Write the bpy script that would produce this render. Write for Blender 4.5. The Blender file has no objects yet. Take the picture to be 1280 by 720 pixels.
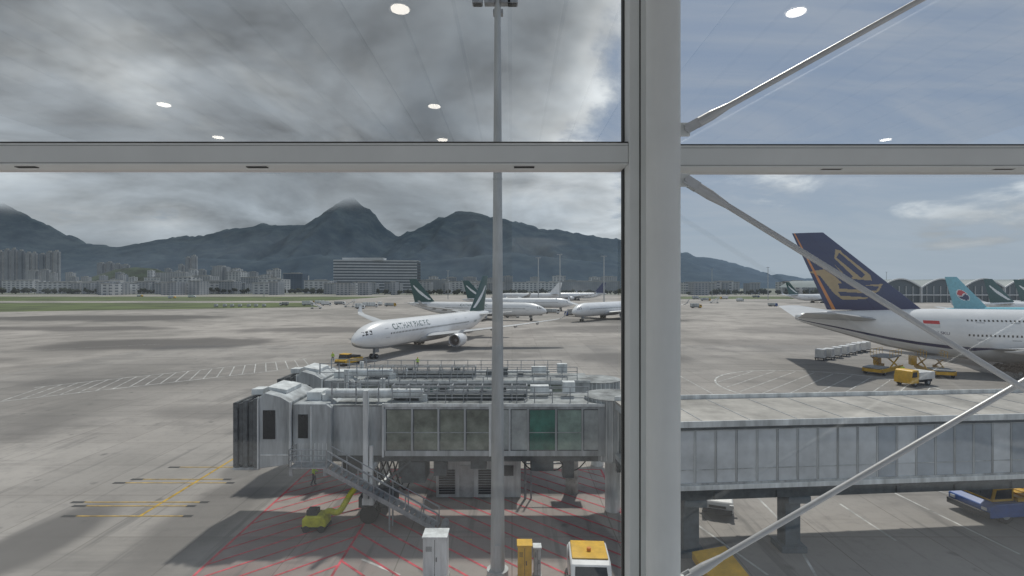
import bpy, bmesh, math, random
from mathutils import Vector, Matrix, noise
random.seed(7)
scene=bpy.context.scene
F=650.0; H=14.5; HY=357.0
def gy(py): return H*F/(py-HY)
def gp(px,py):
    Y=gy(py); return ((px-640)/F*Y,Y)

# ------------------------------------------------------------ materials
def mat(name,col,rough=0.6,metal=0.0,var=0.12,scale=1.5,bump=0.0,emit=None,streak=False,coat=0.0):
    m=bpy.data.materials.new(name); m.use_nodes=True
    nt=m.node_tree; b=nt.nodes['Principled BSDF']
    b.inputs['Roughness'].default_value=rough; b.inputs['Metallic'].default_value=metal
    if coat: b.inputs['Coat Weight'].default_value=coat
    tc=nt.nodes.new('ShaderNodeTexCoord'); mp=nt.nodes.new('ShaderNodeMapping')
    nt.links.new(tc.outputs['Object'],mp.inputs['Vector'])
    if streak: mp.inputs['Scale'].default_value=(1,1,0.15)
    n=nt.nodes.new('ShaderNodeTexNoise'); n.inputs['Scale'].default_value=scale; n.inputs['Detail'].default_value=4
    n.inputs['Roughness'].default_value=0.65
    nt.links.new(mp.outputs['Vector'],n.inputs['Vector'])
    mr=nt.nodes.new('ShaderNodeMapRange')
    mr.inputs['From Min'].default_value=0.3; mr.inputs['From Max'].default_value=0.7
    mr.inputs['To Min'].default_value=1-var*1.4; mr.inputs['To Max'].default_value=1+var*0.6
    nt.links.new(n.outputs['Fac'],mr.inputs['Value'])
    vm=nt.nodes.new('ShaderNodeVectorMath'); vm.operation='SCALE'
    vm.inputs[0].default_value=col[:3]
    nt.links.new(mr.outputs['Result'],vm.inputs['Scale'])
    nt.links.new(vm.outputs['Vector'],b.inputs['Base Color'])
    if bump:
        bp=nt.nodes.new('ShaderNodeBump'); bp.inputs['Strength'].default_value=bump
        nt.links.new(n.outputs['Fac'],bp.inputs['Height']); nt.links.new(bp.outputs['Normal'],b.inputs['Normal'])
    if emit:
        b.inputs['Emission Color'].default_value=(*col[:3],1); b.inputs['Emission Strength'].default_value=emit
    return m
M={}
M['white']=mat('aircraft_white',(.84,.85,.86),.3,var=.06,scale=.4,coat=.3)
M['bellygrey']=mat('aircraft_grey',(.42,.44,.46),.4,var=.1,scale=.4)
M['wing']=mat('wing_grey',(.5,.52,.54),.4,var=.12,scale=.5)
M['green']=mat('tail_green',(.006,.075,.07),.35,var=.08)
M['navy']=mat('tail_navy',(.012,.018,.095),.3,var=.08)
M['gold']=mat('gold_paint',(.46,.33,.16),.35,var=.08)
M['orange']=mat('orange_paint',(.70,.25,.05),.4)
M['skyblue']=mat('tail_light_blue',(.2,.52,.62),.35)
M['red']=mat('red_paint',(.6,.03,.04),.4)
M['dkglass']=mat('dark_glass',(.012,.016,.02),.12,var=.1)
M['dark']=mat('dark_parts',(.03,.032,.035),.6)
M['rubber']=mat('rubber',(.018,.018,.018),.85)
M['metal']=mat('brushed_metal',(.45,.46,.48),.35,metal=.7)
M['galv']=mat('galvanised_steel',(.36,.38,.40),.5,metal=.3,var=.3,scale=3)
M['steel']=mat('mast_steel',(.46,.48,.48),.55,metal=.2,var=.2,scale=2,streak=True)
M['bridge']=mat('bridge_paint',(.47,.50,.51),.5,var=.42,scale=1.2,streak=True,bump=.05)
M['bridgew']=mat('bridge_white',(.74,.77,.77),.5,var=.3,scale=1.5,streak=True)
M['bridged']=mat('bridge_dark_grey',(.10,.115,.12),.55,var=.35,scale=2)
M['bellows']=mat('bellows_fabric',(.12,.13,.135),.8,var=.35,scale=3)
M['roof']=mat('bridge_roof',(.33,.35,.35),.75,var=.5,scale=.9)
M['roofb']=mat('corridor_roof',(.43,.41,.375),.85,var=.3,scale=.5)
M['pgl']=mat('tunnel_glass_beige',(.25,.28,.235),.13,var=.45,scale=.8)
M['ggl']=mat('tunnel_glass_green',(.05,.20,.155),.12,var=.4,scale=.9)
M['lgl']=mat('tunnel_panel_grey',(.42,.46,.46),.25,var=.25,scale=1)
M['gpl']=mat('tunnel_panel_sage',(.27,.38,.335),.2,var=.3,scale=1)
M['cgl']=mat('corridor_panel',(.60,.64,.67),.25,var=.25,scale=.35)
M['cgld']=mat('corridor_panel_dark',(.38,.43,.48),.2,var=.25,scale=.35)
M['concw']=mat('painted_concrete',(.55,.56,.56),.7,var=.3,scale=1.5)
M['conc']=mat('concrete_block',(.4,.4,.38),.85,var=.3,scale=2)
M['yellow']=mat('yellow_paint',(.72,.42,.02),.45,var=.2)
M['lime']=mat('hose_yellow',(.60,.60,.04),.6,var=.3)
M['blue']=mat('blue_paint',(.02,.10,.38),.4,var=.2)
M['vwhite']=mat('vehicle_white',(.72,.73,.73),.35,var=.15)
M['redline']=mat('red_marking',(.60,.085,.11),.8,var=.5,scale=1.2)
M['yelline']=mat('yellow_marking',(.58,.36,.03),.8,var=.5,scale=1.5)
M['whiline']=mat('white_marking',(.60,.60,.58),.8,var=.5,scale=.8)
M['blackline']=mat('black_marking',(.04,.04,.04),.85,var=.3)
M['frame']=mat('frame_paint',(.84,.86,.85),.42,var=.05,scale=2)
M['seal']=mat('seal_black',(.02,.02,.02),.6)
M['rod']=mat('rod_steel',(.62,.63,.64),.35,metal=.2,var=.08)
M['ceil']=mat('ceiling_panel',(.76,.77,.78),.7,var=.05)
M['floor']=mat('floor_stone',(.55,.56,.57),.5,var=.15)
M['lamp']=mat('downlight_glow',(1,.93,.82),.5,emit=8)
M['skin']=mat('skin',(.45,.27,.19),.6)
M['vest']=mat('hi_vis_vest',(.5,.75,.05),.6)
M['trouser']=mat('dark_trousers',(.03,.035,.06),.8)

# ------------------------------------------------------------ build helpers
class Group:
    def __init__(s,name,loc=(0,0,0),rz=0,local=False):
        s.e=bpy.data.objects.new(name,None); scene.collection.objects.link(s.e)
        s.e.empty_display_size=.5
        s.e.location=loc; s.e.rotation_euler=(0,0,rz)
        s.local=local
        s.mw=Matrix.Translation(Vector(loc))@Matrix.Rotation(rz,4,'Z')
    def adopt(s,o):
        o.parent=s.e
        if not s.local: o.matrix_parent_inverse=s.mw.inverted()
        return o
    def part(s,name,m): return Part(s,name,m)
class Part:
    def __init__(s,g,name,m,extra=()):
        s.g=g; s.name=name; s.mats=[m]+list(extra); s.bm=bmesh.new(); s.mi=0
    def _f(s,vs):
        try:
            f=s.bm.faces.new(vs); f.material_index=s.mi; return f
        except ValueError: return None
    def box(s,x0,x1,y0,y1,z0,z1):
        v=[s.bm.verts.new(p) for p in [(x0,y0,z0),(x1,y0,z0),(x1,y1,z0),(x0,y1,z0),(x0,y0,z1),(x1,y0,z1),(x1,y1,z1),(x0,y1,z1)]]
        for q in [(3,2,1,0),(4,5,6,7),(0,1,5,4),(1,2,6,5),(2,3,7,6),(3,0,4,7)]: s._f([v[i] for i in q])
        return s
    def beam(s,p,q,w,h):
        p=Vector(p);q=Vector(q);d=(q-p).normalized()
        up=Vector((0,0,1)) if abs(d.z)<.98 else Vector((0,1,0))
        a=d.cross(up).normalized()*w/2; b=a.cross(d).normalized()*h/2
        v=[s.bm.verts.new(c+e) for c in (p,q) for e in (-a-b,a-b,a+b,-a+b)]
        for k in [(0,1,2,3),(7,6,5,4),(0,4,5,1),(1,5,6,2),(2,6,7,3),(3,7,4,0)]: s._f([v[i] for i in k])
        return s
    def tube(s,p,q,r,r2=None,seg=10,caps=True):
        if r2 is None:r2=r
        p=Vector(p);q=Vector(q);d=(q-p).normalized()
        up=Vector((0,0,1)) if abs(d.z)<.98 else Vector((0,1,0))
        a=d.cross(up).normalized(); b=a.cross(d).normalized()
        A=[];B=[]
        for i in range(seg):
            t=2*math.pi*i/seg; o=a*math.cos(t)+b*math.sin(t)
            A.append(s.bm.verts.new(p+o*r)); B.append(s.bm.verts.new(q+o*r2))
        for i in range(seg):
            j=(i+1)%seg; s._f([A[j],A[i],B[i],B[j]])
        if caps: s._f(A); s._f(B[::-1])
        return s
    def path(s,pts,r,seg=8):
        for a,b in zip(pts[:-1],pts[1:]): s.tube(a,b,r,seg=seg)
        return s
    def poly(s,pts):
        s._f([s.bm.verts.new(p) for p in pts]); return s
    def prism(s,prof,y0,y1):
        A=[s.bm.verts.new((x,y0,z)) for x,z in prof]; B=[s.bm.verts.new((x,y1,z)) for x,z in prof]
        n=len(prof)
        s._f(A); s._f(B[::-1])
        for i in range(n):
            j=(i+1)%n; s._f([A[j],A[i],B[i],B[j]])
        return s
    def loft(s,rings,caps=True,closed=True,idx=None):
        R=[[s.bm.verts.new(p) for p in r] for r in rings]
        n=len(R[0])
        for k in range(len(R)-1):
            for i in range(n if closed else n-1):
                j=(i+1)%n
                if idx: s.mi=idx(k,i)
                s._f([R[k][i],R[k][j],R[k+1][j],R[k+1][i]])
        if caps: s._f(R[0][::-1]); s._f(R[-1])
        return s
    def done(s,smooth=False,bevel=0,angle=None):
        me=bpy.data.meshes.new(s.name); 
        bmesh.ops.recalc_face_normals(s.bm,faces=s.bm.faces)
        s.bm.to_mesh(me); s.bm.free()
        for m in s.mats: me.materials.append(m)
        if smooth:
            me.polygons.foreach_set('use_smooth',[True]*len(me.polygons))
            if angle: 
                try: me.set_sharp_from_angle(angle=math.radians(angle))
                except Exception: pass
        o=bpy.data.objects.new(s.name,me); scene.collection.objects.link(o)
        if s.g: s.g.adopt(o)
        if bevel:
            b=o.modifiers.new('bevel','BEVEL'); b.width=bevel; b.segments=2; b.limit_method='ANGLE'
        return o

def pip(x,y,poly):
    c=False;n=len(poly);j=n-1
    for i in range(n):
        xi,yi=poly[i];xj,yj=poly[j]
        if (yi>y)!=(yj>y) and x<(xj-xi)*(y-yi)/(yj-yi)+xi: c=not c
        j=i
    return c
def lerp_tab(tab,x):
    if x<=tab[0][0]: return tab[0][1]
    for (a,b),(c,d) in zip(tab[:-1],tab[1:]):
        if x<=c:
            t=(x-a)/(c-a); return b+(d-b)*t
    return tab[-1][1]

# ------------------------------------------------------------ node helper
class N:
    def __init__(s,nt): s.nt=nt
    def m(s,op,a,b=None,c=None,clamp=False):
        n=s.nt.nodes.new('ShaderNodeMath'); n.operation=op; n.use_clamp=clamp
        for i,v in enumerate((a,b,c)):
            if v is None: continue
            if isinstance(v,(int,float)): n.inputs[i].default_value=v
            else: s.nt.links.new(v,n.inputs[i])
        return n.outputs[0]
    def smooth(s,v,a,b,lo=0,hi=1):
        n=s.nt.nodes.new('ShaderNodeMapRange'); n.interpolation_type='SMOOTHSTEP'
        s.nt.links.new(v,n.inputs['Value'])
        n.inputs['From Min'].default_value=a;n.inputs['From Max'].default_value=b
        n.inputs['To Min'].default_value=lo;n.inputs['To Max'].default_value=hi
        return n.outputs['Result']
    def noise(s,vec,scale,detail=6,rough=.55,dist=0):
        n=s.nt.nodes.new('ShaderNodeTexNoise'); n.inputs['Scale'].default_value=scale
        n.inputs['Detail'].default_value=detail; n.inputs['Roughness'].default_value=rough
        n.inputs['Distortion'].default_value=dist
        if vec is not None: s.nt.links.new(vec,n.inputs['Vector'])
        return n.outputs['Fac']
    def mix(s,f,a,b,blend='MIX'):
        n=s.nt.nodes.new('ShaderNodeMix'); n.data_type='RGBA'; n.blend_type=blend
        for k,v in ((0,f),(6,a),(7,b)):
            if isinstance(v,(int,float)): n.inputs[k].default_value=v
            elif isinstance(v,tuple): n.inputs[k].default_value=(*v[:3],1)
            else: s.nt.links.new(v,n.inputs[k])
        return n.outputs[2]
    def comb(s,x,y,z):
        n=s.nt.nodes.new('ShaderNodeCombineXYZ')
        for i,v in enumerate((x,y,z)):
            if isinstance(v,(int,float)): n.inputs[i].default_value=v
            else: s.nt.links.new(v,n.inputs[i])
        return n.outputs[0]
    def sep(s,v):
        n=s.nt.nodes.new('ShaderNodeSeparateXYZ'); s.nt.links.new(v,n.inputs[0]); return n.outputs

# ------------------------------------------------------------ world
SUN_EL=math.radians(58); SUN_AZ=math.radians(16)
w=bpy.data.worlds.new('World'); scene.world=w; w.use_nodes=True
try:
    w.cycles.sampling_method='MANUAL'; w.cycles.sample_map_resolution=256
except Exception: pass
nt=w.node_tree; n=N(nt); bg=nt.nodes['Background']
sky=nt.nodes.new('ShaderNodeTexSky'); sky.sky_type='NISHITA'; sky.sun_disc=False
sky.sun_elevation=SUN_EL; sky.sun_rotation=SUN_AZ; sky.air_density=1.0; sky.dust_density=1.5
tc=nt.nodes.new('ShaderNodeTexCoord'); d=tc.outputs['Generated']
x,y,z=n.sep(d)
az=n.m('ARCTAN2',x,y)
zz=n.m('ADD',n.m('MAXIMUM',z,0.0),0.16)
u=n.m('DIVIDE',x,zz); v=n.m('DIVIDE',y,zz)
uv=n.comb(u,v,0.0)
uvb=n.comb(n.m('ADD',u,0.03),n.m('ADD',v,-0.17),0.0)
n1=n.noise(uv,0.95,8,.60,.35)
n1b=n.noise(uvb,0.95,5,.57,.35)
n2=n.noise(uv,0.36,3,.5,.1)
a3=n.m('MULTIPLY',az,3.0); z3=n.m('MULTIPLY',z,8.0)
n3=n.noise(n.comb(a3,z3,2.7),1.6,8,.56,.25)
n3b=n.noise(n.comb(n.m('ADD',a3,.03),n.m('ADD',z3,.20),2.7),1.6,5,.55,.25)
low=n.smooth(z,0.10,0.27,1,0)
def blend(a,b): return n.m('ADD',n.m('MULTIPLY',a,n.m('SUBTRACT',1.0,low)),n.m('MULTIPLY',b,low))
nn=blend(n1,n3); nb=blend(n1b,n3b)
rel0=n.m('SUBTRACT',nn,nb)
nn=n.m('ADD',n.m('MULTIPLY',n.m('SUBTRACT',nn,.5),1.45),.5)
bias=n.m('MULTIPLY',n.m('SUBTRACT',0.23,az),0.95)
bias=n.m('MAXIMUM',n.m('MINIMUM',bias,0.31),-0.15)
dens=n.m('ADD',nn,bias)
mask=n.smooth(dens,0.42,0.60)
cr=nt.nodes.new('ShaderNodeValToRGB'); nt.links.new(dens,cr.inputs[0])
e=cr.color_ramp.elements
e[0].position=.45; e[0].color=(.62,.66,.70,1)
e[1].position=1.0; e[1].color=(.15,.17,.195,1)
for p,c in ((.56,(.68,.70,.72)),(.64,(.50,.525,.55)),(.74,(.33,.355,.385)),(.86,(.255,.28,.31))):
    q=e.new(p); q.color=(*c,1)
cc=n.mix(n.m('MULTIPLY',low,.55),cr.outputs[0],(.36,.40,.44))
relk=n.smooth(low,0,1,4.4,2.6)
rel=n.m('MULTIPLY',rel0,relk)
rel=n.m('MAXIMUM',n.m('MINIMUM',n.m('ADD',rel,1.0),1.7),.6)
cshade=n.m('MULTIPLY',n.smooth(n2,.34,.66,.68,1.22),rel)
sc=nt.nodes.new('ShaderNodeVectorMath'); sc.operation='SCALE'
nt.links.new(cc,sc.inputs[0]); nt.links.new(n.m('MULTIPLY',cshade,10.0),sc.inputs['Scale'])
veil=n.smooth(n.noise(n.comb(n.m('MULTIPLY',u,.6),n.m('MULTIPLY',v,1.4),5.0),1.3,7,.62,.9),.36,.68,.12,.82)
skyh=n.mix(.85,sky.outputs[0],(1.95,2.6,3.75))
skyv=n.mix(veil,skyh,(3.7,4.1,4.8))
skyv=n.mix(n.smooth(z,0.0,0.28,.75,0),skyv,(3.6,4.2,4.8))
fin=n.mix(mask,skyv,sc.outputs[0])
fin=n.mix(n.smooth(z,-.05,-.005,1,0),fin,(2.2,2.2,2.1))
nt.links.new(fin,bg.inputs['Color']); bg.inputs['Strength'].default_value=0.108

sun=bpy.data.lights.new('sun','SUN'); sun.energy=2.7; sun.angle=math.radians(2.0); sun.color=(1,.95,.88)
so=bpy.data.objects.new('sun',sun); scene.collection.objects.link(so)
dirv=Vector((math.sin(SUN_AZ)*math.cos(SUN_EL),math.cos(SUN_AZ)*math.cos(SUN_EL),math.sin(SUN_EL)))
so.rotation_euler=dirv.to_track_quat('Z','Y').to_euler(); so.location=(0,0,60)

# ------------------------------------------------------------ camera
cam=bpy.data.cameras.new('camera'); co=bpy.data.objects.new('camera',cam); scene.collection.objects.link(co)
cam.sensor_width=36; cam.lens=F/1280*36; cam.clip_start=.05; cam.clip_end=30000
cam.shift_y=-3/1280
co.location=(0,0,H); co.rotation_euler=(math.radians(90),0,0)
scene.camera=co
scene.view_settings.view_transform='Standard'
try: scene.view_settings.look='None'
except Exception: pass

# ------------------------------------------------------------ ground
def ground_mat():
    m=bpy.data.materials.new('apron_concrete'); m.use_nodes=True; nt=m.node_tree; n=N(nt)
    b=nt.nodes['Principled BSDF']; b.inputs['Roughness'].default_value=.88
    g=nt.nodes.new('ShaderNodeNewGeometry'); P=g.outputs['Position']; x,y,z=n.sep(P)
    a=n.noise(P,.018,4,.6); a2=n.noise(P,.12,6,.65); a3=n.noise(P,1.3,5,.7)
    col=n.mix(n.smooth(a,.38,.62),(.25,.234,.215),(.41,.38,.35))
    col=n.mix(n.m('MULTIPLY',n.smooth(a2,.48,.70),.6),col,(.175,.166,.155))
    col=n.mix(n.m('MULTIPLY',n.smooth(a3,.48,.72),.38),col,(.19,.18,.17))
    br=nt.nodes.new('ShaderNodeTexBrick'); br.offset=0; br.inputs['Scale'].default_value=1
    br.inputs['Brick Width'].default_value=6; br.inputs['Row Height'].default_value=6
    br.inputs['Mortar Size'].default_value=.035; br.inputs['Mortar Smooth'].default_value=.3
    br.inputs['Color1'].default_value=(.90,.90,.90,1); br.inputs['Color2'].default_value=(1.06,1.06,1.06,1)
    br.inputs['Mortar'].default_value=(.60,.58,.56,1)
    nt.links.new(n.comb(x,y,0.0),br.inputs['Vector'])
    col=n.mix(1.0,col,br.outputs['Color'],'MULTIPLY')
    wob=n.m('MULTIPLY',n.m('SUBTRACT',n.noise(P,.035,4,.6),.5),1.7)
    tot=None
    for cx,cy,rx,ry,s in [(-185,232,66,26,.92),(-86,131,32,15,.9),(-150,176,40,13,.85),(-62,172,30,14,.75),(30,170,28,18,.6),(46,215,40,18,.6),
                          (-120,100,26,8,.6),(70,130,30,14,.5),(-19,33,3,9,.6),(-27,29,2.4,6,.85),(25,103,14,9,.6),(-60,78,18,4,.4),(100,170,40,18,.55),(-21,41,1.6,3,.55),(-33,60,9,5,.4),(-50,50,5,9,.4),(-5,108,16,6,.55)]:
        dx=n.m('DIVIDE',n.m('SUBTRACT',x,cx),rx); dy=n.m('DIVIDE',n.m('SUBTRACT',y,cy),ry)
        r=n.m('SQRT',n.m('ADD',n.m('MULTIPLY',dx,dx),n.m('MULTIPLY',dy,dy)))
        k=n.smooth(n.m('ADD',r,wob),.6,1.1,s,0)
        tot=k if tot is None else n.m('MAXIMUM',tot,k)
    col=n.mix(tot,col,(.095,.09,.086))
    inx=n.m('MULTIPLY',n.m('GREATER_THAN',x,-15.9),n.m('LESS_THAN',x,7.0)); iny=n.m('LESS_THAN',y,41.0)
    wash=n.m('MULTIPLY',n.m('MULTIPLY',inx,iny),n.smooth(a2,.35,.65,.03,.22))
    col=n.mix(wash,col,(.33,.14,.135))
    st=n.noise(n.comb(n.m('MULTIPLY',x,.9),n.m('MULTIPLY',y,.05),0.0),1.0,4,.7)
    near=n.smooth(y,45,75,.6,.15)
    col=n.mix(n.m('MULTIPLY',n.smooth(st,.54,.70),near),col,(.12,.115,.11))
    st2=n.noise(n.comb(n.m('MULTIPLY',x,.03),n.m('MULTIPLY',y,.35),3.0),1.0,4,.7)
    col=n.mix(n.m('MULTIPLY',n.smooth(st2,.52,.68),.45),col,(.14,.133,.125))
    vo=nt.nodes.new('ShaderNodeTexVoronoi'); vo.inputs['Scale'].default_value=.35; nt.links.new(P,vo.inputs['Vector'])
    sp=n.smooth(n.m('ADD',vo.outputs['Distance'],n.m('MULTIPLY',a3,.3)),.16,.28,.65,0)
    col=n.mix(sp,col,(.08,.078,.075))
    col=n.mix(n.smooth(y,700,900),col,(.14,.15,.12))
    nt.links.new(col,b.inputs['Base Color'])
    bp=nt.nodes.new('ShaderNodeBump'); bp.inputs['Strength'].default_value=.15; nt.links.new(a3,bp.inputs['Height']); nt.links.new(bp.outputs['Normal'],b.inputs['Normal'])
    return m
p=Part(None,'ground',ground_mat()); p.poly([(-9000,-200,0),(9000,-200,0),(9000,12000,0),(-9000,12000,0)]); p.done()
grass=mat('grass',(.095,.13,.035),.9,var=.5,scale=.03)
G=Group('grass_verge')
p=G.part('grass_strip',grass)
p.poly([(-1200,285,.004),(-290,285,.004),(-130,352,.004),(-175,440,.004),(-1400,440,.004)])
p.poly([(-1500,490,.004),(-180,490,.004),(-160,690,.004),(-1500,690,.004)])
p.poly([(150,560,.004),(900,560,.004),(900,700,.004),(150,700,.004)])
p.done()

def line(p,a,b,wd,z=.008):
    a=Vector((a[0],a[1],z));b=Vector((b[0],b[1],z));d=(b-a).normalized(); s=Vector((-d.y,d.x,0))*wd/2
    p.poly([a-s,b-s,b+s,a+s])
G=Group('red_hatched_marking')
p=G.part('hatch_lines',M['redline'])
X0,X1,Y0,Y1=-15.9,7.0,22.0,41
line(p,(X0,Y0),(X0,Y1),.16); line(p,(X1,Y0),(X1,Y1),.16); line(p,(X0,Y1),(X1,Y1),.16,.0085)
line(p,(-9,Y0),(-9,Y1),.14,.0095)
def clip(xa,ya,xb,yb):
    t0,t1=0,1; dx=xb-xa;dy=yb-ya
    for pp,q in ((-dy,ya-Y0),(dy,Y1-ya)):
        if pp==0:
            if q<0:return None
        else:
            r=q/pp
            if pp<0:t0=max(t0,r)
            else:t1=min(t1,r)
    if t0>=t1:return None
    return (xa+dx*t0,ya+dy*t0),(xa+dx*t1,ya+dy*t1)
k=-40
while k<60:
    c=clip(X0,Y0+k,-9,Y0+(-9-X0)*.9+k)
    if c: line(p,c[0],c[1],.13,.0125)
    c=clip(-9,Y0+(X1+9)*.9+k,X1,Y0+k)
    if c: line(p,c[0],c[1],.13,.0125)
    k+=1.55
p.done()
G=Group('yellow_stand_marking')
p=G.part('lead_in_line',M['yelline']); q=G.part('black_patches',M['blackline'])
line(p,(-23.4,32.6),(-23.3,44.5),.2,.012)
for yy,xa,xb in ((38.2,-28.4,-21),(38.9,-27.6,-21.6),(34.8,-28.6,-20.9),(34.2,-28,-21.4),(32.7,-27.4,-20.7),(41.5,-26.5,-20.8)):
    line(p,(xa,yy),(xb,yy),.11,.016); line(q,(xa-.9,yy),(xa,yy),.32,.008); line(q,(xb,yy),(xb+.6,yy),.3,.008)
p.done(); q.done()
G=Group('white_road_marking')
p=G.part('white_lines',M['whiline'])
a=gp(0,502);b=gp(400,457)
line(p,a,b,.25); 
a2=(a[0]-4,a[1]+9); b2=(b[0]-6,b[1]+9); line(p,a2,b2,.25)
for i in range(22):
    t=i/22; c0=(a[0]+(b[0]-a[0])*t,a[1]+(b[1]-a[1])*t); c1=(a2[0]+(b2[0]-a2[0])*(t+.03),a2[1]+(b2[1]-a2[1])*(t+.03)); line(p,c0,c1,.16,.0125)
cx,cy,R=45,74,15
pr=None
for i in range(49):
    t=2*math.pi*i/48; c=(cx+R*math.cos(t),cy+R*math.sin(t))
    if pr: line(p,pr,c,.28)
    pr=c
for i in range(-5,6):
    o=i*2.6; hh=math.sqrt(R*R-o*o)*.93
    line(p,(cx-hh*.7+o*.7,cy-hh*.7-o*.7),(cx+hh*.7+o*.7,cy+hh*.7-o*.7),.14,.0125)
for A,B in (((940,615),(985,660)),((985,660),(1020,720)),((1050,630),(1120,676)),((1085,600),(1275,693)),((1140,606),(1280,640)),((870,655),(960,719)),((452,699),(500,719)),((700,400),(1000,405)),((60,395),(430,393)),((850,470),(905,500)),((0,440),(200,430))):
    line(p,gp(*A),gp(*B),.14)
p.done()

# ------------------------------------------------------------ mountains
ridge=[(-500,300),(-150,262),(0,250),(30,268),(75,289),(110,304),(150,309),(200,299),(240,296),(290,286),(330,281),(385,280),(410,262),(440,244),(462,262),(480,284),(497,296),(520,287),(555,270),(580,265),(600,266),(640,278),(700,288),(770,299),(860,318),(905,326),(940,344),(1000,350),(1100,352),(1500,354)]
def hillmat():
    m=bpy.data.materials.new('mountain_slope'); m.use_nodes=True; nt=m.node_tree; n=N(nt); b=nt.nodes['Principled BSDF']
    b.inputs['Roughness'].default_value=1; b.inputs['Specular IOR Level'].default_value=0
    g=nt.nodes.new('ShaderNodeNewGeometry'); P=g.outputs['Position']; x,y,z=n.sep(P)
    a=n.noise(P,.007,7,.72); 
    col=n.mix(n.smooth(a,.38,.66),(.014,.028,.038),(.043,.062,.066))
    col=n.mix(n.smooth(z,0,650,.35,.20),col,(.12,.165,.225))  # bluish air haze painted into the slope colour, stronger low down
    col=n.mix(n.smooth(x,500,3000,0,.75),col,(.15,.21,.29))  # more distance haze blended into the colour towards the right-hand hills
    nt.links.new(col,b.inputs['Base Color'])
    # cloud base resting on the highest summits (soft, gradual)
    cl=n.smooth(n.m('ADD',z,n.m('MULTIPLY',n.m('SUBTRACT',n.noise(P,.0016,4,.5),.5),160)),600,780)
    tr=nt.nodes.new('ShaderNodeBsdfTransparent'); mx=nt.nodes.new('ShaderNodeMixShader')
    nt.links.new(cl,mx.inputs[0]); nt.links.new(b.outputs[0],mx.inputs[1]); nt.links.new(tr.outputs[0],mx.inputs[2])
    nt.links.new(mx.outputs[0],nt.nodes['Material Output'].inputs['Surface'])
    return m
def terrain(name,tab,Yr,Yf,Yb,m,amp,sc,nx=560,ny=60,px0=-500,px1=1500):
    bm=bmesh.new(); rows=[]
    jr=round((Yr-Yf)/(Yb-Yf)*(ny-1))
    for j in range(ny):
        v=j/(ny-1); vr=jr/(ny-1); Y=Yf+(Yb-Yf)*v; row=[]
        sh=(v/vr)**1.15 if v<vr else 1-(v-vr)/(1-vr)
        for i in range(nx):
            px=px0+(px1-px0)*i/(nx-1); X=(px-640)/F*Yr
            h=(HY-lerp_tab(tab,px))/F*Yr+H
            nz=noise.fractal(Vector((X*sc,Y*sc*.8,3.1)),.75,2.0,8)
            rd=1-abs(noise.noise(Vector((X*sc*2.2,Y*sc*.45,9))))*1.9
            rd2=1-abs(noise.noise(Vector((X*sc*5.5,Y*sc*1.4,4))))*1.8
            hh=h*sh*(1-.42*(1-sh)*(1-rd)-.24*(1-sh)*(1-rd2))+amp*nz*sh*(.15+.85*(1-sh))
            if j==jr: hh=h+amp*.16*noise.fractal(Vector((X*sc*3.5,2,3.1)),.7,2.0,6)*min(1,h/300)
            elif j<jr: hh=min(hh,h*(.05+.93*sh)+amp*.05)
            else: hh=min(hh,h*.97*sh)
            row.append(bm.verts.new((X,Y,max(hh,-5) if j>0 else -5)))
        rows.append(row)
    for j in range(ny-1):
        for i in range(nx-1): bm.faces.new([rows[j][i],rows[j][i+1],rows[j+1][i+1],rows[j+1][i]])
    me=bpy.data.meshes.new(name); bm.to_mesh(me); bm.free(); me.materials.append(m)
    me.polygons.foreach_set('use_smooth',[True]*len(me.polygons))
    o=bpy.data.objects.new(name,me); scene.collection.objects.link(o); return o
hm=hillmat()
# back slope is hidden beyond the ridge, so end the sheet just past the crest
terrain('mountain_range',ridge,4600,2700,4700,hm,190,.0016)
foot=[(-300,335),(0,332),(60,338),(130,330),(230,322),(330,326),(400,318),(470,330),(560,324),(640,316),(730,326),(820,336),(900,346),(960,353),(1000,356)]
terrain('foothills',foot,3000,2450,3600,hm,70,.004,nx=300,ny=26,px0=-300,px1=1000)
knoll=[(60,357),(95,352),(120,345),(145,337),(170,334),(195,336),(215,343),(240,350),(270,352),(300,357)]
terrain('wooded_hill',knoll,1900,1700,2150,mat('hill_foliage',(.028,.05,.024),1,var=.6,scale=.02),14,.012,nx=120,ny=24,px0=60,px1=300)
M['tree']=mat('tree_foliage',(.035,.048,.03),.95,var=.6,scale=.2)
def treeline(name,px0,px1,Y,hmin,hmax,seed):
    random.seed(seed)
    p=Part(None,name,M['tree'])
    X0=(px0-640)/F*Y; X1=(px1-640)/F*Y
    x=X0
    while x<X1:
        hgt=random.uniform(hmin,hmax); r=hgt*random.uniform(.45,.75); yy=Y+random.uniform(-12,12)
        for c in range(5):
            cx=x+random.uniform(-r,r)*.7; cz=hgt*random.uniform(.45,.85); rr=r*random.uniform(.35,.6)
            ret=bmesh.ops.create_icosphere(p.bm,subdivisions=1,radius=rr,matrix=Matrix.Translation((cx,yy+random.uniform(-2,2),cz)))
            for vv in ret['verts']: vv.co+=Vector((random.uniform(-1,1),random.uniform(-1,1),random.uniform(-1,1)))*rr*.3
        p.tube((x,yy,0),(x,yy,hgt*.6),.35,.2,seg=5)
        x+=r*random.uniform(.7,1.6)
    return p.done()
treeline('distant_tree_line',-60,480,900,6,11,3)
treeline('distant_tree_line',860,1130,800,5,10,4)
treeline('distant_tree_line',480,780,820,5,9,5)

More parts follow.
